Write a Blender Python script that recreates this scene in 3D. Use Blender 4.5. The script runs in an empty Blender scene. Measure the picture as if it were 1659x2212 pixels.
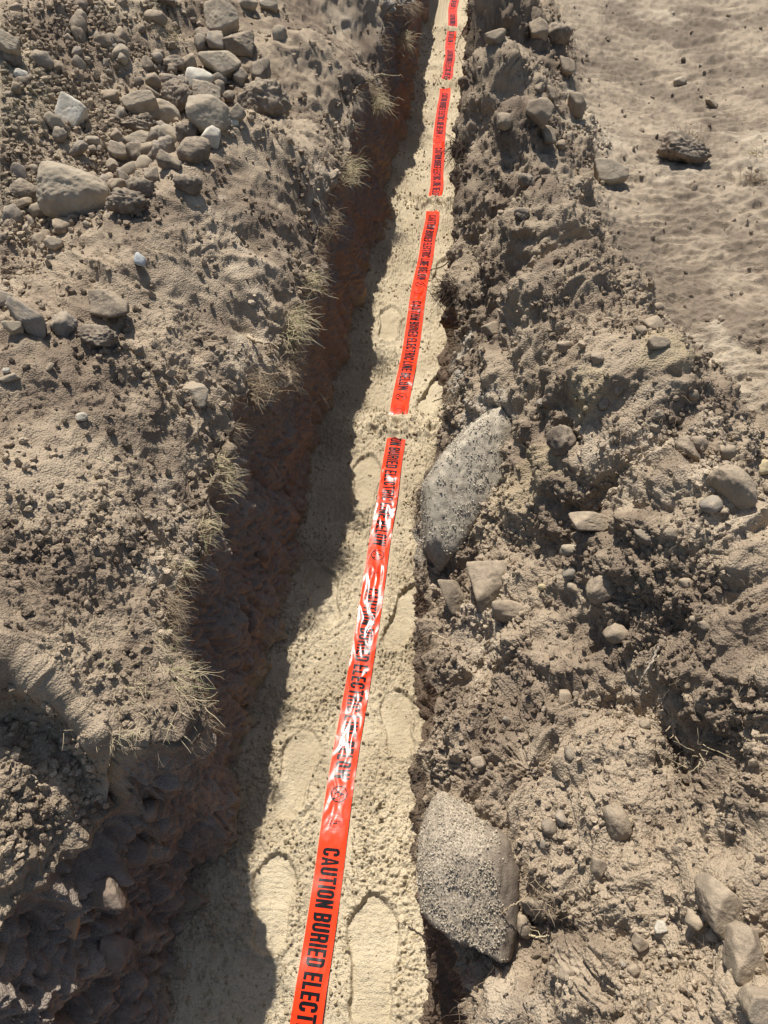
import bpy, bmesh, math, random
import numpy as np
from mathutils import Vector, Matrix, Euler
R = math.radians
scene = bpy.context.scene
COL = scene.collection
random.seed(7)
rng = np.random.default_rng(11)

# ------------------------------------------------------------------ camera
CAM_H = 2.14
PITCH, YAW = 50.0, 5.7
FPX = 1600.0                       # focal length for a 1659 x 2212 picture
cd = bpy.data.cameras.new('camera')
cam = bpy.data.objects.new('camera', cd); COL.objects.link(cam)
cam.location = (0, 0, CAM_H)
cam.rotation_euler = (R(90 - PITCH), 0, R(YAW))
cd.sensor_fit = 'VERTICAL'; cd.sensor_height = 36.0; cd.lens = 36.0 * FPX / 2212.0
cd.clip_start = 0.05; cd.clip_end = 500
scene.camera = cam
# ------------------------------------------------------------------ sky and sun
SUN_EL, SUN_AZ = 57.0, 22.0        # azimuth measured to the left of the trench's direction
world = bpy.data.worlds.new("World"); scene.world = world; world.use_nodes = True
wn = world.node_tree.nodes; wl = world.node_tree.links
bg = wn['Background']; sky = wn.new('ShaderNodeTexSky'); sky.sky_type = 'NISHITA'
sky.sun_disc = False; sky.sun_elevation = R(SUN_EL); sky.sun_rotation = R(-SUN_AZ)
sky.air_density = 1.0; sky.dust_density = 1.5
wl.new(sky.outputs[0], bg.inputs[0]); bg.inputs[1].default_value = 0.085
sl = bpy.data.lights.new('sun', 'SUN'); sl.energy = 5.0; sl.angle = R(0.5); sl.color = (1.0, 0.95, 0.875)
so = bpy.data.objects.new('sun', sl); COL.objects.link(so)
sdir = Vector((-math.sin(R(SUN_AZ)) * math.cos(R(SUN_EL)), math.cos(R(SUN_AZ)) * math.cos(R(SUN_EL)), math.sin(R(SUN_EL))))
so.rotation_euler = sdir.to_track_quat('Z', 'Y').to_euler(); so.location = sdir * 20
scene.view_settings.view_transform = 'Standard'; scene.view_settings.look = 'None'
scene.view_settings.exposure = 0.45; scene.view_settings.gamma = 1.0

# ------------------------------------------------------------------ camera geometry used to survey the photograph
th, yw = R(PITCH), R(YAW)
FW = np.array([-math.sin(yw) * math.cos(th), math.cos(yw) * math.cos(th), -math.sin(th)])
RT = np.array([math.cos(yw), math.sin(yw), 0.0]); UP = np.cross(RT, FW)
def ray(px, py): return FW + RT * (px - 829.5) / FPX - UP * (py - 1106.0) / FPX
def un(px, py, z):
    d = ray(px, py); t = (z - CAM_H) / d[2]
    return np.array([d[0] * t, d[1] * t, z])

# ------------------------------------------------------------------ noise
_p = np.random.default_rng(3).permutation(256); PERM = np.concatenate([_p, _p, _p]).astype(np.int32)
_g = np.random.default_rng(4).normal(size=(256, 3)); GRAD = (_g / np.linalg.norm(_g, axis=1)[:, None]).astype(np.float32)
def perlin(x, y, z):
    x = np.asarray(x, np.float32); y = np.asarray(y, np.float32); z = np.asarray(z, np.float32)
    xi = np.floor(x).astype(np.int32); yi = np.floor(y).astype(np.int32); zi = np.floor(z).astype(np.int32)
    xf = x - xi; yf = y - yi; zf = z - zi; xi &= 255; yi &= 255; zi &= 255
    u = xf * xf * xf * (xf * (xf * 6 - 15) + 10); v = yf * yf * yf * (yf * (yf * 6 - 15) + 10); w = zf * zf * zf * (zf * (zf * 6 - 15) + 10)
    out = np.zeros_like(xf)
    for dx in (0, 1):
        for dy in (0, 1):
            for dz in (0, 1):
                h = PERM[(PERM[(PERM[(xi + dx) & 255] + yi + dy) & 255] + zi + dz) & 255]
                g = GRAD[h]
                d = g[..., 0] * (xf - dx) + g[..., 1] * (yf - dy) + g[..., 2] * (zf - dz)
                out += d * (u if dx else 1 - u) * (v if dy else 1 - v) * (w if dz else 1 - w)
    return out * 1.5
def nz(P, s, off=0.0, st=(1, 1, 1)):
    return perlin(P[..., 0] / (s * st[0]) + off + 100, P[..., 1] / (s * st[1]) + off * 1.7 + 50, P[..., 2] / (s * st[2]) + off * .6 + 30)
_h1 = np.random.default_rng(5).random((256, 256, 4)).astype(np.float32)
def stones2d(a, b, cell, fill=.6, rmin=.25, rmax=.55, off=0):
    """embedded fragments: height of tilted, broken bumps, one per cell, as a share of the cell size"""
    a = np.asarray(a, np.float32); b = np.asarray(b, np.float32); zz = np.zeros_like(a)
    wa = perlin(a / (cell * .35) + off, b / (cell * .35), zz + off) * .10; wb = perlin(a / (cell * .35), b / (cell * .35) + off, zz + off + 9.5) * .10
    a = a / cell + off + wa; b = b / cell + off * 1.3 + wb
    ai = np.floor(a).astype(int); bi = np.floor(b).astype(int)
    out = np.zeros(a.shape, np.float32)
    for da in (-1, 0, 1):
        for db in (-1, 0, 1):
            h = _h1[(ai + da) & 255, (bi + db) & 255]; h2 = _h1[(ai + da + 91) & 255, (bi + db + 37) & 255]
            dx = a - (ai + da + h[..., 0]); dy = b - (bi + db + h[..., 1])
            an = h2[..., 0] * 6.28; c, s_ = np.cos(an), np.sin(an); u = (dx * c + dy * s_); v = (-dx * s_ + dy * c) * (1 + .9 * h2[..., 1])
            r = rmin + (rmax - rmin) * h[..., 2] ** 2
            d = (np.abs(u) ** 3 + np.abs(v) ** 3 + .35 * np.abs(u + v) ** 3) / (r * r * r)
            bump = np.where((h[..., 3] < fill) & (d < 1), r * np.maximum(1 - d, 0) ** .45 * (.75 + (h2[..., 2] - .5) * 1.1 * u / r + (h2[..., 3] - .5) * 1.1 * v / r), 0)
            out = np.maximum(out, bump)
    return out
def sstep(a, b, x):
    t = np.clip((x - a) / (b - a), 0, 1); return t * t * (3 - 2 * t)

# ------------------------------------------------------------------ survey tables (metres)
def table(pts):
    a = np.array(sorted(pts)); return lambda y: np.interp(y, a[:, 0], a[:, 1])
def smooth_table(pts, k=.05):
    f = table(pts)
    return lambda y: (f(y - k) + f(y) + f(y + k) + f(y - k * .5) + f(y + k * .5)) / 5
x_base_left = smooth_table([(-1, -.52), (.26, -.50), (.6, -.49), (1.09, -.52), (1.45, -.46), (2.12, -.50), (2.8, -.45), (3.8, -.38), (5.3, -.37), (7.4, -.38), (9, -.40)])
ZRL = lambda y: np.interp(y, [2.0, 4.6], [.69, .50])
rimL = []
for px, py in [(395, 1530), (330, 1400), (345, 1300), (385, 1200), (430, 1170), (440, 1060), (500, 960), (510, 860), (545, 810), (640, 770), (640, 700), (690, 620), (700, 540), (715, 450), (750, 380), (770, 300), (830, 190), (850, 110), (890, 60), (905, 0)]:
    p = un(px, py, .70)
    p = un(px, py, float(ZRL(p[1])) + .02); rimL.append((p[1], p[0] - float(np.interp(p[1], [.6, 1.3, 2.2, 3.2, 4.2], [.004, .015, .045, .045, .07]))))
rimL = sorted(rimL) + [(8, -.42), (12, -.45)]
rimL = [(-1, -1.05), (0, -.83), (.15, -.79), (.3, -.72), (.42, -.66), (.52, -.61)] + rimL
x_rim_left = smooth_table(rimL, .03)
rimR = []
for px, py in [(925, 1700), (925, 1550), (920, 1400), (905, 1230), (912, 1050), (965, 960), (975, 850), (985, 740), (965, 620), (990, 520), (992, 400), (1005, 270), (1015, 150), (1020, 0)]:
    p = un(px, py, .42); rimR.append((p[1], p[0] + .028))
rimR = [(-1, .24), (.1, .23), (.22, .205), (.34, .15), (.42, .10), (.5, .07)] + sorted(rimR) + [(8, .02), (12, .0)]
x_rim_right = smooth_table(rimR, .03)
x_base_right = smooth_table([(-1, .10), (.25, .10), (.5, .07), (1, .06), (1.4, .04), (2, .06), (3, .06), (5, .05), (12, .03)])

class TPS:
    def __init__(s, pts, lam=1e-4):
        s.c = pts[:, :2]; n = len(pts)
        K = s.k(s.c, s.c) + lam * np.eye(n); Pm = np.hstack([np.ones((n, 1)), s.c])
        A = np.zeros((n + 3, n + 3)); A[:n, :n] = K; A[:n, n:] = Pm; A[n:, :n] = Pm.T
        s.w = np.linalg.solve(A, np.concatenate([pts[:, 2], np.zeros(3)]))
    def k(s, a, b):
        r2 = ((a[:, None, :] - b[None, :, :]) ** 2).sum(-1) + 1e-9
        return r2 * np.log(r2) * .5
    def __call__(s, x, y):
        sh = np.shape(x); q = np.stack([np.ravel(x), np.ravel(y)], 1).astype(float); out = np.empty(len(q))
        for i in range(0, len(q), 200000):
            b = q[i:i + 200000]; out[i:i + 200000] = s.k(b, s.c) @ s.w[:-3] + s.w[-3] + b @ s.w[-2:]
        return out.reshape(sh)
def surv(l): return np.array([un(*a) for a in l])
left_pts = surv([(200, 1400, .78), (0, 1400, .88), (100, 1100, .90), (300, 1000, .80), (0, 900, .96), (200, 800, .92), (400, 800, .80), (550, 700, .72),
    (150, 620, .92), (0, 700, .95), (60, 560, .86), (330, 520, .97), (440, 390, .99), (560, 290, .98), (680, 100, .89), (780, 0, .80), (600, 420, .83), (680, 300, .74), (760, 150, .70),
    (250, 400, .82), (400, 270, .80), (500, 160, .84), (540, 60, .90), (100, 250, 1.0), (0, 100, 1.12), (250, 100, 1.00), (0, 350, .98), (380, 0, 1.02), (100, 0, 1.15), (560, 0, .92)])
rl = np.array([[x_rim_left(y), y, ZRL(y) - .01] for y in (.7, 1, 1.5, 2, 2.6, 3.4, 4.5, 6, 8, 9.5)])
ex = np.array([[-2.2, .3, .95], [-3.5, 2, 1.05], [-4.5, 5, 1.25], [-3, 9, 1.2], [-1.2, 9.5, .95], [-.8, 0, .8], [-1.6, -.5, .9]])
_tL = TPS(np.vstack([left_pts, rl, ex]))
def top_left(x, y):
    xx = np.clip(x, -4.5, 0); yy = np.clip(y, -.6, 9.5)
    z = np.clip(_tL(xx, yy), .5, 1.7)
    far = np.hypot(np.maximum(-x - 4.5, 0), np.maximum(y - 9.5, 0) + np.maximum(-y - .6, 0))
    z = .7 + (z - .7) * np.exp(-far / 2.0)
    # the broken edge in the near corner: the bank drops to a lower ledge towards the viewer
    edge = .555 + .05 * np.sin(x * 14) + .10 * sstep(-.8, -1.05, x)
    drop = sstep(edge + .03, edge - .05, y) * (.13 + .09 * sstep(-.95, -.60, x))
    return z - drop
right_pts = surv([(1300, 2100, .60), (1600, 2100, .76), (1200, 1700, .62), (1500, 1700, .78), (1120, 1400, .58), (1400, 1400, .77), (1590, 1250, .96), (1200, 1200, .68), (1450, 1110, .95), (1400, 1060, .93), (1100, 1000, .62),
    (1310, 930, .94), (1235, 800, .94), (1120, 700, .66), (1190, 580, .93), (1080, 500, .63), (1150, 420, .92), (1060, 300, .62), (1110, 250, .90), (1080, 130, .88), (1060, 0, .86),
    (1659, 1000, .66), (1500, 900, .62), (1420, 780, .60), (1330, 640, .58), (1300, 500, .57), (1265, 400, .57), (1235, 250, .56), (1200, 100, .56), (1190, 0, .56), (1659, 700, .56), (1659, 300, .55), (1659, 0, .55), (1450, 0, .55), (1450, 400, .55), (1659, 1150, .72),
    (1659, 1500, .90), (1659, 1900, .88), (1659, 2200, .84)])
rr = np.array([[x_rim_right(y) + .01, y, .46] for y in (-.3, .2, .6, 1, 1.5, 2, 2.6, 3.4, 4.5, 6, 8, 9.5)])
ex = np.array([[1.4, .2, .62], [1.2, -.4, .75], [2, 1.2, .56], [4, 4, .55], [4, 8, .55], [2, 9.5, .55], [3, 0, .55]])
_tR = TPS(np.vstack([right_pts, rr, ex]))
PITS = [(1085, 1400, .075, -.05), (1285, 1175, .07, -.05), (1200, 1640, .06, -.04), (1480, 1660, .07, -.07), (1440, 1560, .06, -.04), (1100, 1850, .07, -.06), (1150, 1990, .08, -.05),
        (1340, 1530, .07, -.03), (1260, 1060, .06, -.03), (1250, 1950, .05, -.03), (1500, 1800, .08, -.04), (1330, 2120, .07, .03), (1190, 2140, .07, .03), (1400, 1260, .10, .02), (1560, 1560, .1, .03),
        (1600, 850, .16, -.05), (1640, 960, .10, .03), (1480, 1010, .08, .02)]
PITS = [(un(a, b, .68)[0], un(a, b, .68)[1], r, h) for a, b, r, h in PITS]
PITS = [(a, b, r, h * 1.5) for a, b, r, h in PITS]
def top_right(x, y):
    xx = np.clip(x, 0, 4); yy = np.clip(y, -.6, 9.5)
    z = np.clip(_tR(xx, yy), .36, 1.02)
    far = np.hypot(np.maximum(x - 4, 0), np.maximum(y - 9.5, 0) + np.maximum(-y - .6, 0))
    z = .55 + (z - .55) * np.exp(-far / 2.0)
    for a, b, r, h in PITS: z = z + h * np.exp(-((x - a) ** 2 + (y - b) ** 2) / (r * r))
    return z
def surf(x, y):
    x = np.asarray(x, float); y = np.asarray(y, float)
    return np.where(x < x_rim_left(y), top_left(x, y), np.where(x > x_rim_right(y), top_right(x, y), 0.0))
def hit(px, py):
    """where the sight line of a photograph point meets the ground"""
    d = ray(px, py); t = np.linspace(.8, 9.5, 900)
    x, y, z = d[0] * t, d[1] * t, CAM_H + d[2] * t
    k = np.argmax(z < surf(x, y)); return np.array([x[k], y[k], z[k]]), t[k]

# ------------------------------------------------------------------ materials
def nodes(m): return m.node_tree.nodes, m.node_tree.links
def ground_mat(name, base_attr=True, grain=.004, bump=.6, rough=.95, dist=.0015, scales=(900, 260, 60)):
    m = bpy.data.materials.new(name); m.use_nodes = True; n, l = nodes(m); b = n['Principled BSDF']
    b.inputs['Roughness'].default_value = rough; b.inputs['Specular IOR Level'].default_value = .15
    at = n.new('ShaderNodeAttribute'); at.attribute_name = 'tone'
    geo = n.new('ShaderNodeNewGeometry')
    def tex(kind, sc, det=3):
        t = n.new(kind); t.inputs['Scale'].default_value = sc; l.new(geo.outputs['Position'], t.inputs['Vector'])
        if 'Noise' in kind: t.inputs['Detail'].default_value = det; t.inputs['Roughness'].default_value = .65
        return t
    n1 = tex('ShaderNodeTexNoise', scales[0], 2); n2 = tex('ShaderNodeTexNoise', scales[1], 4); v = tex('ShaderNodeTexVoronoi', scales[1] * .9)
    # grains of different minerals: value varies grain by grain
    mr = n.new('ShaderNodeMapRange'); mr.inputs[1].default_value = .25; mr.inputs[2].default_value = .75; mr.inputs[3].default_value = .72; mr.inputs[4].default_value = 1.28
    l.new(n1.outputs[0], mr.inputs[0])
    mr2 = n.new('ShaderNodeMapRange'); mr2.inputs[1].default_value = .3; mr2.inputs[2].default_value = .7; mr2.inputs[3].default_value = .86; mr2.inputs[4].default_value = 1.14
    l.new(n2.outputs[0], mr2.inputs[0])
    mu = n.new('ShaderNodeMath'); mu.operation = 'MULTIPLY'; l.new(mr.outputs[0], mu.inputs[0]); l.new(mr2.outputs[0], mu.inputs[1])
    vm = n.new('ShaderNodeVectorMath'); vm.operation = 'SCALE'; l.new(at.outputs['Color'], vm.inputs[0]); l.new(mu.outputs[0], vm.inputs['Scale'])
    l.new(vm.outputs[0], b.inputs['Base Color'])
    ad = n.new('ShaderNodeMath'); ad.operation = 'ADD'; l.new(n2.outputs[0], ad.inputs[0])
    vs = n.new('ShaderNodeMath'); vs.operation = 'MULTIPLY'; vs.inputs[1].default_value = -.7; l.new(v.outputs['Distance'], vs.inputs[0]); l.new(vs.outputs[0], ad.inputs[1])
    bp = n.new('ShaderNodeBump'); bp.inputs['Strength'].default_value = bump; bp.inputs['Distance'].default_value = dist * 4
    l.new(ad.outputs[0], bp.inputs['Height']); l.new(bp.outputs[0], b.inputs['Normal'])
    return m
def rock_mat(name, c1, c2, dust=(.35, .28, .195), dustamt=.9, rough=.9):
    m = bpy.data.materials.new(name); m.use_nodes = True; n, l = nodes(m); b = n['Principled BSDF']
    b.inputs['Roughness'].default_value = rough; b.inputs['Specular IOR Level'].default_value = .2
    geo = n.new('ShaderNodeNewGeometry')
    def tex(sc, det=6, r=.6):
        t = n.new('ShaderNodeTexNoise'); t.inputs['Scale'].default_value = sc; t.inputs['Detail'].default_value = det; t.inputs['Roughness'].default_value = r
        l.new(geo.outputs['Position'], t.inputs['Vector']); return t
    a = tex(22); g = tex(420, 3, .7); d = tex(48, 5, .75)
    mx = n.new('ShaderNodeMix'); mx.data_type = 'RGBA'; mx.inputs[6].default_value = (*c1, 1); mx.inputs[7].default_value = (*c2, 1)
    r1 = n.new('ShaderNodeMapRange'); r1.inputs[1].default_value = .38; r1.inputs[2].default_value = .62; l.new(a.outputs[0], r1.inputs[0]); l.new(r1.outputs[0], mx.inputs[0])
    # soil dust lying on the faces that look up
    sp = n.new('ShaderNodeSeparateXYZ'); l.new(geo.outputs['Normal'], sp.inputs[0])
    r2 = n.new('ShaderNodeMapRange'); r2.inputs[1].default_value = .15; r2.inputs[2].default_value = .9; l.new(sp.outputs[2], r2.inputs[0])
    r3 = n.new('ShaderNodeMapRange'); r3.inputs[1].default_value = .42; r3.inputs[2].default_value = .58; r3.inputs[4].default_value = dustamt; l.new(d.outputs[0], r3.inputs[0])
    mm = n.new('ShaderNodeMath'); mm.operation = 'MULTIPLY'; l.new(r2.outputs[0], mm.inputs[0]); l.new(r3.outputs[0], mm.inputs[1])
    m2 = n.new('ShaderNodeMix'); m2.data_type = 'RGBA'; l.new(mx.outputs[2], m2.inputs[6]); m2.inputs[7].default_value = (*dust, 1); l.new(mm.outputs[0], m2.inputs[0])
    r4 = n.new('ShaderNodeMapRange'); r4.inputs[1].default_value = .25; r4.inputs[2].default_value = .75; r4.inputs[3].default_value = .75; r4.inputs[4].default_value = 1.25; l.new(g.outputs[0], r4.inputs[0])
    vm = n.new('ShaderNodeVectorMath'); vm.operation = 'SCALE'; l.new(m2.outputs[2], vm.inputs[0]); l.new(r4.outputs[0], vm.inputs['Scale']); l.new(vm.outputs[0], b.inputs['Base Color'])
    ad = n.new('ShaderNodeMath'); ad.operation = 'MULTIPLY_ADD'; l.new(g.outputs[0], ad.inputs[0]); ad.inputs[1].default_value = .4; l.new(d.outputs[0], ad.inputs[2])
    bp = n.new('ShaderNodeBump'); bp.inputs['Strength'].default_value = .6; bp.inputs['Distance'].default_value = .006; l.new(ad.outputs[0], bp.inputs['Height']); l.new(bp.outputs[0], b.inputs['Normal'])
    return m
def crusted_mat():
    m = rock_mat('sand_crusted_stone', (.15, .115, .085), (.22, .175, .13), dust=(.30, .25, .19), dustamt=.5, rough=1); n, l = nodes(m); b = n['Principled BSDF']
    src = b.inputs['Base Color'].links[0].from_socket; at = n.new('ShaderNodeAttribute'); at.attribute_name = 'tone'
    geo = n.new('ShaderNodeNewGeometry'); t = n.new('ShaderNodeTexNoise'); t.inputs['Scale'].default_value = 260; t.inputs['Detail'].default_value = 3; l.new(geo.outputs['Position'], t.inputs['Vector'])
    mx = n.new('ShaderNodeMix'); mx.data_type = 'RGBA'; mx.inputs[6].default_value = (.19, .152, .112, 1); mx.inputs[7].default_value = (.46, .39, .29, 1); mr = n.new('ShaderNodeMapRange'); mr.inputs[1].default_value = .38; mr.inputs[2].default_value = .62; l.new(t.outputs[0], mr.inputs[0]); l.new(mr.outputs[0], mx.inputs[0])
    m2 = n.new('ShaderNodeMix'); m2.data_type = 'RGBA'; l.new(at.outputs['Fac'], m2.inputs[0]); l.new(src, m2.inputs[6]); l.new(mx.outputs[2], m2.inputs[7]); l.new(m2.outputs[2], b.inputs['Base Color'])
    return m
def plain(name, c, rough=.8, spec=.3):
    m = bpy.data.materials.new(name); m.use_nodes = True; n, l = nodes(m); b = n['Principled BSDF']
    b.inputs['Roughness'].default_value = rough; b.inputs['Specular IOR Level'].default_value = spec
    geo = n.new('ShaderNodeNewGeometry'); t = n.new('ShaderNodeTexNoise'); t.inputs['Scale'].default_value = 60; l.new(geo.outputs['Position'], t.inputs['Vector'])
    mx = n.new('ShaderNodeMix'); mx.data_type = 'RGBA'; mx.inputs[6].default_value = (*[v * .6 for v in c], 1); mx.inputs[7].default_value = (*[min(1, v * 1.35) for v in c], 1)
    l.new(t.outputs[0], mx.inputs[0]); l.new(mx.outputs[2], b.inputs['Base Color'])
    return m
SOIL = ground_mat('dry_soil', scales=(750, 230, 60), dist=.0018, bump=.75)
SAND = ground_mat('bedding_sand', scales=(800, 330, 60), dist=.0012, bump=.8)
WALL = ground_mat('cut_earth', scales=(500, 150, 40), dist=.0025, bump=.7)
M = {
 'tan': rock_mat('tan_stone', (.27, .225, .165), (.37, .315, .235)),
 'grey': rock_mat('grey_stone', (.20, .172, .14), (.29, .25, .20)),
 'brown': rock_mat('brown_stone', (.15, .12, .09), (.26, .21, .155)),
 'pale': rock_mat('pale_stone', (.42, .38, .30), (.58, .54, .45), dustamt=.3),
 'blue': rock_mat('bluish_stone', (.38, .40, .39), (.55, .57, .55), dustamt=.25),
 'yellow': rock_mat('yellowish_stone', (.42, .34, .18), (.55, .46, .28), dustamt=.3),
 'clod': rock_mat('earth_clod', (.13, .10, .075), (.24, .19, .14), dust=(.33, .275, .20), dustamt=.8, rough=1),
 'sandy': rock_mat('sand_crusted_stone', (.17, .135, .10), (.25, .205, .155), dust=(.42, .365, .28), dustamt=1.0, rough=1),
 'dusty': rock_mat('dust_covered_stone', (.22, .175, .125), (.30, .24, .17), dust=(.36, .285, .20), dustamt=1.0, rough=1),
 'wallstone': rock_mat('earth_stained_stone', (.17, .13, .098), (.25, .195, .148), dust=(.27, .21, .16), dustamt=.4, rough=1),
 'crust': rock_mat('crusted_pale_stone', (.24, .205, .155), (.34, .295, .225), dust=(.44, .385, .295), dustamt=1.0, rough=1),
 'slab': rock_mat('ochre_stone', (.30, .19, .11), (.40, .27, .17), dustamt=.2),
}
M['sandy'] = crusted_mat()
STRAW = plain('dry_straw', (.48, .40, .25)); GREEN = plain('green_grass', (.30, .31, .14)); ROOT = plain('dry_root', (.34, .26, .17)); DROOT = plain('dark_root', (.075, .05, .035)); FROOT = plain('fine_root_hair', (.26, .19, .125))

# ------------------------------------------------------------------ object helpers
def tag(o, label=None, cat=None, group=None, kind=None):
    if label: o['label'] = label
    if cat: o['category'] = cat
    if group: o['group'] = group
    if kind: o['kind'] = kind
    return o
def mesh_obj(name, verts, faces, mat, parent=None, tone=None, smooth=True):
    """faces: an (n,3) or (n,4) array"""
    me = bpy.data.meshes.new(name); verts = np.asarray(verts, np.float32); faces = np.asarray(faces, np.int32)
    nf, k = faces.shape
    me.vertices.add(len(verts)); me.vertices.foreach_set('co', verts.ravel())
    me.loops.add(nf * k); me.loops.foreach_set('vertex_index', faces.ravel())
    me.polygons.add(nf); me.polygons.foreach_set('loop_start', np.arange(0, nf * k, k, dtype=np.int32)); me.polygons.foreach_set('loop_total', np.full(nf, k, np.int32))
    me.polygons.foreach_set('use_smooth', np.full(nf, smooth))
    if tone is not None:
        at = me.color_attributes.new('tone', 'FLOAT_COLOR', 'POINT'); c = np.ones((len(verts), 4), np.float32); c[:, :3] = tone
        at.data.foreach_set('color', c.ravel())
    me.update(calc_edges=True); me.materials.append(mat)
    o = bpy.data.objects.new(name, me); COL.objects.link(o)
    if parent: o.parent = parent
    return o
def grid_faces(nr, nc):
    i = np.arange(nr - 1)[:, None] * nc + np.arange(nc - 1)[None, :]
    return np.stack([i, i + 1, i + nc + 1, i + nc], -1).reshape(-1, 4)
def grid_normals(P):
    du = np.gradient(P, axis=1); dv = np.gradient(P, axis=0)
    n = np.cross(du, dv); n /= np.linalg.norm(n, axis=-1, keepdims=True) + 1e-12
    return n

# rows of every ground sheet: spacing grows with distance from the viewer
def rows(n):
    py = np.linspace(2290, -60, n); yv = []
    d = FW[:, None] - UP[:, None] * (py[None, :] - 1106) / FPX
    t = (.35 - CAM_H) / d[2]; y = d[1] * t
    far = y[-1] * np.geomspace(1.01, 9, 26); near = np.linspace(-2.5, y[0] - .03, 10)
    return np.concatenate([near, y, far])
Y = rows(1150); NR = len(Y)
def dep(y): return np.hypot(y, 1.6) / 1.75       # size of one picture width, growing with distance

def soil_relief(P, q, y, strength=1.0, clod=1.0, fine=1.0):
    """crumbly relief along the normal, P base points, (q, y) surface coordinates"""
    h = .022 * nz(P, .34, 1.1) + .018 * nz(P, .16, 2.3)
    warp = nz(P, .07, 5.0) * .03; Pw = P + warp[..., None]
    h += .024 * (.5 - np.abs(nz(Pw, .13, 3.7))) + .013 * (.5 - np.abs(nz(Pw, .062, 3.9)))
    k = .35 + .9 * sstep(-.3, .4, nz(P, .2, 9.1))          # some patches are trodden smooth, others stay torn
    h += fine * k * (.0085 * nz(Pw, .036, 4.1) + .0065 * np.abs(nz(Pw, .021, 6.1)) * 1.6 + .0036 * (.5 - np.abs(nz(Pw, .0125, 7.1))) * 2 + .0030 * nz(Pw, .0075, 7.7) + .0014 * nz(P, .0042, 8.7))
    h = h * strength
    m = sstep(.0, .45, nz(P, .3, 9.9)) * clod
    h += stones2d(q, y, .075, .22, .12, .40, 3) * .075 * .5 * m
    h += stones2d(q + warp, y, .034, .35, .12, .45, 7) * .034 * .6 * m * clod
    h += stones2d(q, y + warp, .016, .45, .15, .48, 11) * .016 * .65 * clod * (.3 + .7 * m)
    return h

def tonecol(P, q, y, dark, lite, pale, k=1.0):
    a = sstep(-.45, .5, nz(P, .28, 21) + .5 * nz(P, .07, 22) + .3 * nz(P, .02, 23))[..., None]
    c = np.array(dark) * (1 - a) + np.array(lite) * a
    b = (sstep(.30, .65, nz(P, .4, 25) + .3 * nz(P, .06, 26)) * .8)[..., None]
    return c * (1 - b) + np.array(pale) * b

SD, SL, SP = (.215, .164, .116), (.370, .293, .205), (.47, .385, .278)

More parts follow.
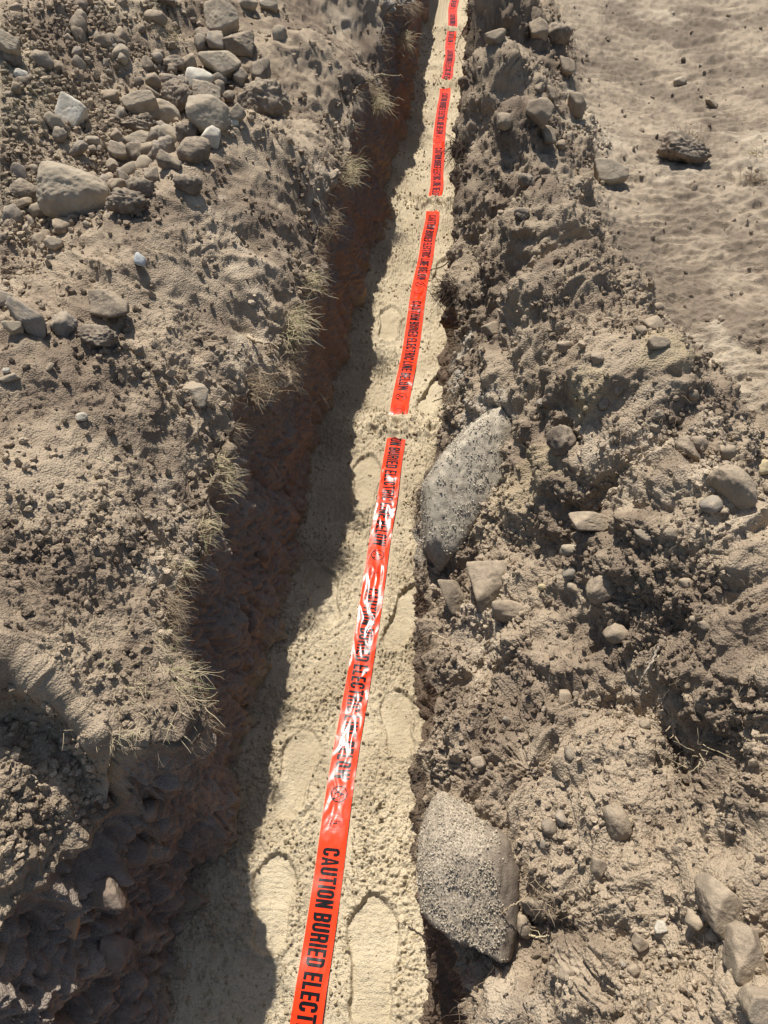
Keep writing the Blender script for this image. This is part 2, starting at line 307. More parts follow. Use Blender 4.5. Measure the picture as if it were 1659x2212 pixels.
# ================================================================== LEFT BANK
def build_left():
    nW, nT, nO = 300, 560, 24
    xr = x_rim_left(Y); zr = top_left(xr - .005, Y); xb = x_base_left(Y)
    t = np.linspace(0, 1, nW)[None, :]                      # 0 foot .. 1 rim
    zw = -.05 + (zr[:, None] - .05 * 0 + .05) * t
    bulge = -.035 * np.sin(np.pi * np.clip(t, 0, 1)) ** 1.0 * (.4 + t) + .030 * sstep(.86, 1.0, t)
    xw = xb[:, None] * (1 - t ** .75) + xr[:, None] * t ** .75 + bulge - .030 * sstep(.86, 1.0, t)
    u = np.linspace(0, 1, nT + 1)[1:][None, :]
    ext = 2.5 * dep(Y)[:, None] * .62
    dT = ext * (.35 * u + .65 * u ** 1.6)
    dO = ext + np.geomspace(.05, 60, nO)[None, :]
    d = np.concatenate([dT, dO], 1)
    xt = xr[:, None] - d; yt = np.repeat(Y[:, None], d.shape[1], 1)
    zt = top_left(xt, yt)
    # the rim is rounded off
    zt = zt - .02 * np.exp(-d / .015)
    P = np.stack([np.concatenate([xw, xt], 1), np.repeat(Y[:, None], nW + nT + nO, 1), np.concatenate([zw, zt], 1)], -1)
    P[..., 1] += .0
    Nn = -grid_normals(P)
    if Nn[:, -50:, 2].mean() < 0: Nn = -Nn
    seg = np.linalg.norm(np.diff(P, axis=1), axis=-1); q = np.concatenate([np.zeros((NR, 1)), np.cumsum(seg, 1)], 1); q -= q[:, nW - 1:nW]
    wall = np.concatenate([1 - sstep(.90, 1.0, np.repeat(t, NR, 0)), np.zeros((NR, nT + nO))], 1)
    yy = P[..., 1]
    # cobbly spoil beyond the berm
    spo = sstep(.85, 1.25, q) * sstep(1.6, 2.3, yy) * 1.0
    hs = soil_relief(P, q, yy, 1.0, .12 , .72) + spo * (stones2d(q, yy, .11, .5, .15, .5, 31) * .11 * .6 + stones2d(q, yy, .05, .7, .2, .55, 37) * .05 * .8)
    ca, sa = math.cos(-.75), math.sin(-.75); Pr = np.stack([(P[..., 0] * ca + yy * sa) / 3.0, -P[..., 0] * sa + yy * ca, P[..., 2] * .5], -1)
    hs += (.034 * (.5 - np.abs(nz(Pr, .10, 33))) + .013 * (.5 - np.abs(nz(Pr, .038, 34))) + .004 * nz(Pr, .017, 35)) * 1.3 * (1 - spo) * sstep(-.35, .2, nz(P, .35, 36))
    fr = np.exp(-np.clip(q, 0, 9) / .12)                   # crumbly hanging edge
    hs += .012 * fr * nz(P, .04, 31) * (q >= 0)
    # cut face: vertical digger marks, plates and hollows
    S = (1, 1, 4.0)
    hw = .030 * nz(P, .22, 41, (1, 1, 1.6)) + .018 * np.abs(nz(P, .10, 42, (1, 1, 2.2))) * 2 + .007 * nz(P, .035, 43, S) + .010 * np.abs(nz(P, .03, 44)) * 2 + .012 * (.5 - np.abs(nz(P, .07, 39, (1, 1, 1.5)))) + .0045 * nz(P, .012, 45, (1, 1, 2)) + .0015 * nz(P, .006, 46)
    cell = np.floor(nz(P, .16, 47, (1, 1, 1.8)) * 5); hw += cell * .0045
    hw += stones2d(yy, q, .12, .3, .12, .4, 5) * .12 * .35
    near = sstep(.75, .35, yy)
    hw += near * (.035 * nz(P, .11, 48) + .02 * np.abs(nz(P, .05, 49)) * 2)
    h = hw * 1.35 * wall + hs * (1 - wall)
    h *= np.clip(8 / (np.abs(q) + .5), 0, 1)
    P2 = P + Nn * h[..., None]
    # colour: topsoil brown over reddish subsoil, pale sand dusted on the foot
    top = tonecol(P, q, yy, SD, SL, SP)
    gritty = (spo * .55 * sstep(-.2, .3, nz(P, .5, 61)))[..., None]; top = top * (1 - gritty) + np.array((.42, .35, .24)) * gritty
    crust = (sstep(4.2, 5.2, yy) * sstep(.55, .1, q) * .6 * sstep(-.1, .3, nz(P, .2, 62)))[..., None]; top = top * (1 - crust) + np.array((.50, .47, .40)) * crust
    zz = P[..., 2]; zrel = zz + .10 * nz(P, .3, 63) + .05 * nz(P, .08, 64, (1, 1, 3))
    a = sstep(.42, .22, zrel)[..., None]
    wallc = np.array((.27, .222, .178)) * (1 - a) + (np.array((.29, .232, .18)) + np.array((.025, .000, -.012)) * sstep(1.2, 3, yy)[..., None]) * a
    st = (sstep(.1, .5, nz(P, .06, 65, (1, 1, 5))) * .5)[..., None]; wallc = wallc * (1 - st) + (np.array((.36, .295, .225)) + np.array((.03, .0, -.01)) * sstep(1.2, 3, yy)[..., None]) * st
    gl = (sstep(.32, .5, nz(P, .05, 66) + .35 * nz(P, .018, 67)) * .45 * sstep(.5, .2, zz))[..., None]; wallc = wallc * (1 - gl) + np.array((.36, .33, .28)) * gl
    ft = (sstep(.075, .0, zz + .05 * nz(P, .1, 68)))[..., None]; wallc = wallc * (1 - ft) + np.array((.40, .32, .21)) * ft
    w = wall[..., None]; tone = wallc * w + top * (1 - w)
    o = mesh_obj('left_bank', P2.reshape(-1, 3), grid_faces(NR, P.shape[1]), SOIL, tone=tone.reshape(-1, 3))
    tag(o, 'brown earth bank and cut trench wall on the left of the sand bed', kind='structure')
    return P2, Nn, q, wall, tone
# ================================================================== RIGHT BANK
def build_right():
    nW, nT, nO = 90, 720, 24
    xr = x_rim_right(Y); zr = top_right(xr + .005, Y); xb = x_base_right(Y)
    t = np.linspace(0, 1, nW)[None, :]
    zw = -.05 + (zr[:, None] + .05) * t
    xw = xb[:, None] * (1 - t) + xr[:, None] * t + .03 * np.sin(np.pi * t)
    u = np.linspace(0, 1, nT + 1)[1:][None, :]
    ext = 1.75 * dep(Y)[:, None] * .78
    dT = ext * (.6 * u + .4 * u ** 1.5); dO = ext + np.geomspace(.05, 60, nO)[None, :]
    d = np.concatenate([dT, dO], 1)
    xt = xr[:, None] + d; yt = np.repeat(Y[:, None], d.shape[1], 1); zt = top_right(xt, yt) - .03 * np.exp(-d / .02)
    P = np.stack([np.concatenate([xw, xt], 1), np.repeat(Y[:, None], nW + nT + nO, 1), np.concatenate([zw, zt], 1)], -1)
    Nn = grid_normals(P)
    if Nn[:, -50:, 2].mean() < 0: Nn = -Nn
    seg = np.linalg.norm(np.diff(P, axis=1), axis=-1); q = np.concatenate([np.zeros((NR, 1)), np.cumsum(seg, 1)], 1); q -= q[:, nW - 1:nW]
    yy = P[..., 1]; xx = P[..., 0]
    zc = top_right(xx, yy)
    # flat driven-over field
    field = sstep(.62, .585, zc) * sstep(.45, .75, xx)
    hs = soil_relief(P, q, yy, 1.35, .8)
    ang = yy * math.cos(.5) - xx * math.sin(.5)
    lug = sstep(-.1, .35, nz(P, .5, 71)) * (np.sin(ang * 2 * np.pi / .075 + 2.2 * nz(P, .3, 72)) * .008 * sstep(-.5, .3, nz(P, .18, 73)))
    tr = np.exp(-((xx - .95 - .10 * yy + .05 * np.sin(yy * 2)) / .13) ** 2)
    hf = .012 * nz(P, .4, 74) + .009 * nz(P, .12, 75, (1.6, 1, 1)) + .004 * nz(P, .018, 69) + .008 * (.5 - np.abs(nz(P, .035, 70, (1.5, .8, 1)))) + .011 * (1 - np.abs(nz(P, .06, 76, (1.5, .8, 1))) * 2.5) + .0045 * nz(P, .025, 77) + .0022 * nz(P, .009, 78) + lug + tr * .010 * np.sin(yy * 2 * np.pi / .16 + 3 * nz(P, .3, 79))
    hf += stones2d(q, yy, .03, .18, .1, .4, 13) * .03 * .6 + stones2d(q, yy, .014, .35, .15, .45, 17) * .014 * .7
    hs += (.02 * np.abs(nz(P, .11, 80)) * 2 + .035 * (.5 - np.abs(nz(P, .24, 82)))) * (1 - field)
    # clods dragged up the slope by the bucket leave slanting ribs
    ca, sa = math.cos(.85), math.sin(.85); Pr = np.stack([(xx * ca + yy * sa) / 3.2, -xx * sa + yy * ca, P[..., 2] * .5], -1)
    rib = .022 * (.5 - np.abs(nz(Pr, .075, 83))) + .011 * (.5 - np.abs(nz(Pr, .035, 84))) + .005 * nz(Pr, .016, 85)
    hs += rib * 1.5 * (1 - field) * sstep(-.3, .2, nz(P, .35, 86))
    # short steps and drag marks on the trench-facing slope
    hs += (np.floor(nz(P, .12, 81, (1, 1.6, 1)) * 4) * .006) * (1 - field)
    h = hf * field + hs * (1 - field)
    h *= np.clip(8 / (np.abs(q) + .5), 0, 1)
    P2 = P + Nn * h[..., None]
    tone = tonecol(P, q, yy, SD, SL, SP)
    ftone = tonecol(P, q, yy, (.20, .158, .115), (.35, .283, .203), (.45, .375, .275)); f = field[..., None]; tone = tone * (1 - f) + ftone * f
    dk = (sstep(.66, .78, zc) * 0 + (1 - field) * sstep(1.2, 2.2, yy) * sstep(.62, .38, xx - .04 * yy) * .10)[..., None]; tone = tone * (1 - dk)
    def blob(px, py, r, col, amt, sq=1.0, z=.64):
        nonlocal tone
        c = un(px, py, z); dd = np.hypot(xx - c[0], (yy - c[1]) * sq) / r + .35 * nz(P, .06, 91) + .2 * nz(P, .02, 92)
        k = (sstep(1.0, .75, dd) * amt)[..., None]; tone = tone * (1 - k) + np.array(col) * k
        return k[..., 0]
    W = (.46, .41, .33)
    k1 = np.maximum(blob(1050, 960, .085, W, .5, .8, .60), blob(1030, 1050, .10, W, .5, .8, .56)); k2 = blob(970, 1150, .085, W, .5, .8, .50); blob(1020, 670, .05, W, .7); blob(1035, 745, .06, W, .8); blob(1010, 830, .05, W, .6)
    blob(1065, 20, .12, (.55, .53, .47), .8, .4, .66); blob(1285, 920, .05, (.42, .34, .21), .45, .8, .88); blob(1360, 945, .045, (.42, .34, .21), .5, .8, .80); blob(1150, 1100, .08, (.40, .32, .2), .5)
    kk = np.maximum(k1, k2)
    P2 += Nn * (kk * (.004 * np.abs(nz(P, .012, 95)) * 2 + stones2d(q, yy, .011, .9, .3, .5, 19) * .011))[..., None]
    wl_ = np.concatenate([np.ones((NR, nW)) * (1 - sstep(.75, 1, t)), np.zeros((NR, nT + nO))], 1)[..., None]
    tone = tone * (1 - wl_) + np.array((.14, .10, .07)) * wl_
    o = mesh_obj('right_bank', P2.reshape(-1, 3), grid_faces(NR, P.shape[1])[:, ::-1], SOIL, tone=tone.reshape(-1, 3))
    tag(o, 'ridge of dug soil and driven-over dirt field on the right of the trench', kind='structure')
    return P2, Nn, q, field, tone

# ================================================================== SAND BED
tape_pts = [(662, 2200), (708, 1900), (745, 1650), (785, 1400), (817, 1200), (853, 950), (862, 890), (892, 720), (934, 460), (942, 410), (948, 300), (961, 200), (970, 130), (981, 0)]
_tp = np.array([un(a, b, .012)[:2] for a, b in tape_pts]); _tp = np.vstack([[-.205, -1.5], [-.212, 0], _tp, [-.15, 9.5], [-.16, 12]])
_tp = _tp[np.argsort(_tp[:, 1])]
_yy = np.linspace(-1.5, 12, 2000); _xx = np.interp(_yy, _tp[:, 1], _tp[:, 0]); _k = np.ones(41) / 41; _xs = np.convolve(np.pad(_xx, 20, 'edge'), _k, 'valid')
_wob = .0035 * np.sin(_yy * 5.1 + .7) * np.sin(_yy * 2.3) + .0025 * np.sin(_yy * 11.7 + 2 * np.sin(_yy * 3.1)) * np.clip(_yy / 3, .3, 1.2); _xs = _xs + _wob
def tape_x(y): return np.interp(y, _yy, _xs)
def fy(px, py): return un(px, py, .01)[1]
GAPS = [((fy(860, 897) + fy(855, 942)) / 2, (fy(855, 897) - fy(855, 942)) / 2), ((fy(940, 425) + fy(935, 453)) / 2, (fy(940, 425) - fy(935, 453)) / 2),
        ((fy(962, 173) + fy(962, 192)) / 2, (fy(962, 173) - fy(962, 192)) / 2), (fy(973, 62), .04)]
# boot prints: heel-to-toe centre, length, width, heading
PRINTS = [(805, 2075, .30, .115, .05), (640, 1665, .27, .10, -.1), (790, 1040, .29, .10, .0), (945, 850, .29, .10, -.45), (842, 700, .27, .095, .0), (880, 1330, .29, .10, -.35), (700, 1290, .25, .10, .3), (960, 590, .29, .10, -.2), (880, 450, .27, .10, .1), (985, 330, .28, .10, .5), (905, 300, .26, .10, 1.2), (1000, 190, .28, .1, .4), (930, 160, .27, .1, -.3), (1000, 90, .28, .1, .3), (945, 60, .28, .1, 0), (590, 1950, .24, .10, .1), (860, 1560, .22, .09, .2)]
PRINTS = [(*un(a, b, 0)[:2], L, W, g) for a, b, L, W, g in PRINTS]
def sand_height(x, y, fine=True):
    P = np.stack([x, y, np.zeros_like(x)], -1)
    h = .012 * nz(P, .35, 101) + .007 * nz(P, .12, 102)
    rough = .55 + .9 * sstep(-.3, .4, nz(P, .16, 103))
    smooth = np.zeros_like(x)
    for (cx, cy, L, W, g) in PRINTS:
        dx, dy = x - cx, y - cy; a = dx * math.cos(g) + dy * math.sin(g); b = -dx * math.sin(g) + dy * math.cos(g)
        bb = b / (L / 2); wl_ = (W / 2) * (1 - .18 * np.cos((bb + .25) * 4.2)) * 1.02
        r = np.sqrt((a / wl_) ** 2 + np.abs(bb) ** 3.0) + .10 * nz(P, .06, 97) + .05 * nz(P, .02, 96)
        ins = sstep(1.06, .93, r); ring = np.exp(-((r - 1.13) / .11) ** 2)
        tread = .0007 * np.sign(np.sin(b * 2 * np.pi / .022)) * sstep(.55, .95, r) * ins
        tread = tread + .0004 * np.sin(b * 2 * np.pi / .013 + np.abs(a) * 60) * ins * sstep(.9, .5, r)
        h = h * (1 - .7 * ins) - .008 * ins * (.6 + .8 * sstep(-.4, .4, nz(P, .07, 99))) + .0045 * ring * (.2 + 1.2 * sstep(-.3, .4, nz(P, .05, 98))) + tread
        smooth = np.maximum(smooth, ins * .85)
    rough = rough * (1 - smooth)
    tx = tape_x(y); under = sstep(.060, .040, np.abs(x - tx))
    pile = np.zeros_like(x)
    for gy, gh in GAPS:
        w = np.exp(-np.abs((y - gy) / (gh * .8 + .008)) ** 3) * (.4 + .6 * sstep(.22, .05, np.abs(x - tx - .03)))
        pile = np.maximum(pile, w)
    if fine:
        f = .0042 * np.abs(nz(P, .022, 104)) * 2 + .0032 * np.abs(nz(P, .011, 105)) * 2 + .0016 * nz(P, .006, 106) + .0008 * nz(P, .0035, 107)
        f2 = stones2d(x, y, .015, .55, .2, .5, 23) * .015 * .6 + stones2d(x, y, .03, .25, .15, .42, 29) * .03 * .5
        h = h + f * (rough * 1.0 + .28) * (1 - .75 * under) + f2 * rough * (1 - under) + pile * (.004 + f2 * 1.3 + f * .6 + .006 * nz(P, .04, 108))
    h = h + pile * .020 * (.8 + 1.3 * nz(P, .03, 110))
    # sand banked up against the foot of the left wall, tumbled crumbs
    foot = np.exp(-np.clip(x - x_base_left(y), 0, 9) / .05); h = h + .028 * foot + foot * .006 * nz(P, .05, 109)
    foot2 = np.exp(-np.clip(x_base_right(y) - x, 0, 9) / .03); h = h + .012 * foot2
    return h
def build_sand():
    Ys = Y[Y > -2.6]; n = 440
    u = np.linspace(0, 1, n)[None, :]
    x0 = x_base_left(Ys)[:, None] - .12; x1 = np.maximum(x_base_right(Ys), x_rim_right(Ys))[:, None] + .12
    x = x0 + (x1 - x0) * u; y = np.repeat(Ys[:, None], n, 1)
    h = sand_height(x, y)
    P = np.stack([x, y, h], -1)
    a = sstep(-.4, .5, nz(P, .2, 111) + .4 * nz(P, .03, 112))[..., None]
    tone = np.array((.43, .355, .24)) * (1 - a) + np.array((.54, .455, .315)) * a
    o = mesh_obj('sand_bed', P.reshape(-1, 3), grid_faces(len(Ys), n), SAND, tone=tone.reshape(-1, 3))
    tag(o, 'pale bedding sand with boot prints along the trench bottom', kind='structure')
    return P
# ------------------------------------------------------------------ run the ground
PL, NL, QL, WLm, TL = build_left()
PR, NRm, QR, FR, TR = build_right()
PS = build_sand()
#@@OBJECTS
# the point of the finished, crumbly ground that each sight line meets
_A = np.concatenate([PL.reshape(-1, 3), PR.reshape(-1, 3), PS.reshape(-1, 3)]); _d = _A - np.array([0, 0, CAM_H]); _z = _d @ FW
_ok = _z > .3; _A = _A[_ok]; _d = _d[_ok]; _z = _z[_ok]
_gx = ((829.5 + FPX * (_d @ RT) / _z) / 6).astype(int); _gy = ((1106 - FPX * (_d @ UP) / _z) / 6).astype(int)
_in = (_gx >= 0) & (_gx < 280) & (_gy >= 0) & (_gy < 372); _id = (_gy * 280 + _gx)[_in]; _zi = _z[_in]; _Ai = _A[_in]
_or = np.argsort(-_zi); VIS = np.full((372 * 280, 3), np.nan); VIS[_id[_or]] = _Ai[_or]; del _A, _d, _z
def seen(px, py):
    k = int(np.clip(py / 6, 0, 371)) * 280 + int(np.clip(px / 6, 0, 279))
    return VIS[k].copy() if not np.isnan(VIS[k][0]) else hit(px, py)[0]
# ================================================================== STONES AND CLODS
def ico(sub):
    bm = bmesh.new(); bmesh.ops.create_icosphere(bm, subdivisions=sub, radius=1)
    v = np.array([x.co[:] for x in bm.verts], np.float64); f = np.array([[a.index for a in q.verts] for q in bm.faces], np.int32); bm.free()
    return v, f
ICO = {k: ico(k) for k in (1, 2, 3, 4, 5, 6)}
OUTLINES = {-1: (12, [(960, 1759), (1005, 1766), (1040, 1778), (1092, 1795), (1112, 1850), (1108, 1960), (1085, 2050), (1062, 2074), (1035, 2062), (940, 1990), (909, 1932), (912, 1850), (930, 1795)], (-1.0, -.02, .72, -.62, 2.6), 5),
            -2: (17, [(1085, 872), (1104, 900), (1100, 1010), (1062, 1080), (1010, 1150), (945, 1236), (914, 1185), (914, 1050), (955, 985), (1040, 900)], (-.9, -.6, .4, -.9, .8), 6)}
CRUST = {}
def rock_shape(seed, sub, kind):
    rg = np.random.default_rng(abs(seed)); v, f = ICO[sub]
    n = {'ang': 8, 'slab': 8, 'egg': 22, 'clod': 20}[kind]; p = {'ang': 30, 'slab': 34, 'egg': 9, 'clod': 9}[kind]
    d = rg.normal(size=(n, 3)); d /= np.linalg.norm(d, axis=1)[:, None]
    # spread the cutting planes so that no side is left unbounded
    d = np.vstack([d, [[1, .2, .1], [-1, .1, -.2], [.1, 1, .2], [.2, -1, .1], [.1, .2, 1], [-.2, .1, -1]]]); d /= np.linalg.norm(d, axis=1)[:, None]
    r = rg.uniform(.66, 1.04, len(d)) if kind != 'egg' else rg.uniform(.84, 1.04, len(d))
    if seed < 0:        # the two named boulders: their own silhouette, a broad front face and an undercut below
        seed, out, cut, k = OUTLINES[seed]; v, f = ICO[6]; out = np.array(out, float); out[:, 1] *= -1
        c = (out.max(0) + out.min(0)) / 2; out = (out - c) / ((out.max(0) - out.min(0)) / 2)
        an = np.arctan2(out[:, 1], out[:, 0]); o_ = np.argsort(an); an, out = an[o_], out[o_]
        tt = np.linspace(-np.pi, np.pi, 361); Rr = np.empty(361); nn_ = len(out)
        for i, t_ in enumerate(tt):      # distance to the outline in each direction
            j = np.searchsorted(an, t_) % nn_; A, B = out[j - 1], out[j]; dv = np.array([np.cos(t_), np.sin(t_)]); e = B - A
            Rr[i] = (A[0] * e[1] - A[1] * e[0]) / (dv[0] * e[1] - dv[1] * e[0])
        Rr = np.convolve(np.pad(Rr[:-1], 5, 'wrap'), np.ones(5) / 5, 'same')[5:-5]; Rr = np.append(Rr, Rr[0])
        th_ = np.arctan2(v[:, 2], v[:, 0]); yv = v[:, 1]; rd = 1 / ((np.hypot(v[:, 0], v[:, 2]) / np.interp(th_, tt, Rr)) ** k + np.abs(yv) ** k) ** (1 / k)
        q = v * rd[:, None]
        (ax, az, bx, bz, amt) = cut; nx, nz_ = (bz - az), -(bx - ax); L_ = math.hypot(nx, nz_); dist = ((q[:, 0] - ax) * nx + (q[:, 2] - az) * nz_) / L_
        q[:, 1] += np.maximum(dist, 0) * amt * (q[:, 1] < .2); q[:, 1] += .22 * q[:, 2] + .12 * q[:, 0]
        o = seed * .37; g = sstep(.10, -.06, dist + .25 * nz(q, .3, 3.3) - .10) * sstep(.62, .25, q[:, 0] + .3 * nz(q, .25, 2.2)) if seed == 12 else np.ones(len(q))
        h = .05 * nz(q, .6, o) + .03 * np.abs(nz(q, .25, o + 3)) + .012 * nz(q, .1, o + 5) + g * (.022 + .022 * np.abs(nz(q, .075, 5.5)) * 2 + .024 * nz(q, .035, 6.5) + .020 * nz(q, .018, 6.9)) + (1 - g) * (.014 * (.5 - np.abs(nz(q, .16, 8.5))) + .006 * nz(q, .04, 9.5))
        CRUST[seed] = g
        return q + v * h[:, None], f
    s = np.maximum(v @ d.T, 0) / r; rad = (s ** p).sum(1) ** (-1 / p)
    q = v * rad[:, None]; q -= (q.max(0) + q.min(0)) / 2; q /= (q.max(0) - q.min(0)) / 2
    o = seed * .37
    if kind == 'clod': h = .16 * nz(q, .7, o) + .13 * np.abs(nz(q, .33, o + 3)) * 2 + .08 * np.abs(nz(q, .15, o + 5)) * 2 + .035 * nz(q, .07, o + 8)
    elif kind == 'egg': h = .09 * nz(q, .9, o) + .045 * nz(q, .35, o + 2) + .03 * nz(q, .15, o + 3) + .014 * nz(q, .06, o + 5)
    else: h = .05 * nz(q, .6, o) + .030 * np.abs(nz(q, .25, o + 3)) * 2 + .018 * nz(q, .10, o + 5) + .009 * nz(q, .045, o + 8)
    return q + v * h[:, None], f
def basis(tilt):
    """object axes as the stone lies: long axis turned by tilt, seen from where the photograph was taken"""
    a = R(tilt); X = RT * math.cos(a) + UP * math.sin(a); Z = -RT * math.sin(a) + UP * math.cos(a); Yv = np.cross(Z, X)
    return np.stack([X, Yv, Z], 0)
def stone(name, label, cat, px, py, w, h, kind, mat, tilt=0, lift=.45, group=None, seed=None, depth=None):
    c = seen(px, py + .18 * h); t = (c - [0, 0, CAM_H]) @ FW
    sx, sz = w * t / FPX / 2, h * t / FPX / 2; sy = (depth if depth else .9) * (sx + sz) / 2
    big = max(w, h); sub = 6 if big > 150 else 5 if big > 60 else 4 if big > 26 else 3
    v, f = rock_shape(seed or int(px * 7 + py), sub, kind)
    B = basis(tilt); up = np.array([0, 0, 1.0])
    ctr = un(px, py, c[2] + lift * min(sz, sy))
    v = (v * np.array([sx, sy, sz])) @ B
    base = ctr + np.array([0, 0, v[:, 2].min()]); v = v + ctr - base
    o = mesh_obj(name, v, f, M[mat], tone=(np.repeat(CRUST[12][:, None], 3, 1) if seed == -1 else None)); o.location = base
    if seed is not None and seed < 0:
        w3 = v + base; tri = w3[f]; nn = np.cross(tri[:, 1] - tri[:, 0], tri[:, 2] - tri[:, 0]); nn /= np.linalg.norm(nn, axis=1)[:, None] + 1e-12
        BIG.append((tri.mean(1), nn, CRUST[12][f].mean(1) if seed == -1 else np.ones(len(f)), seed))
    tag(o, label, cat, group); return o
BIG = []
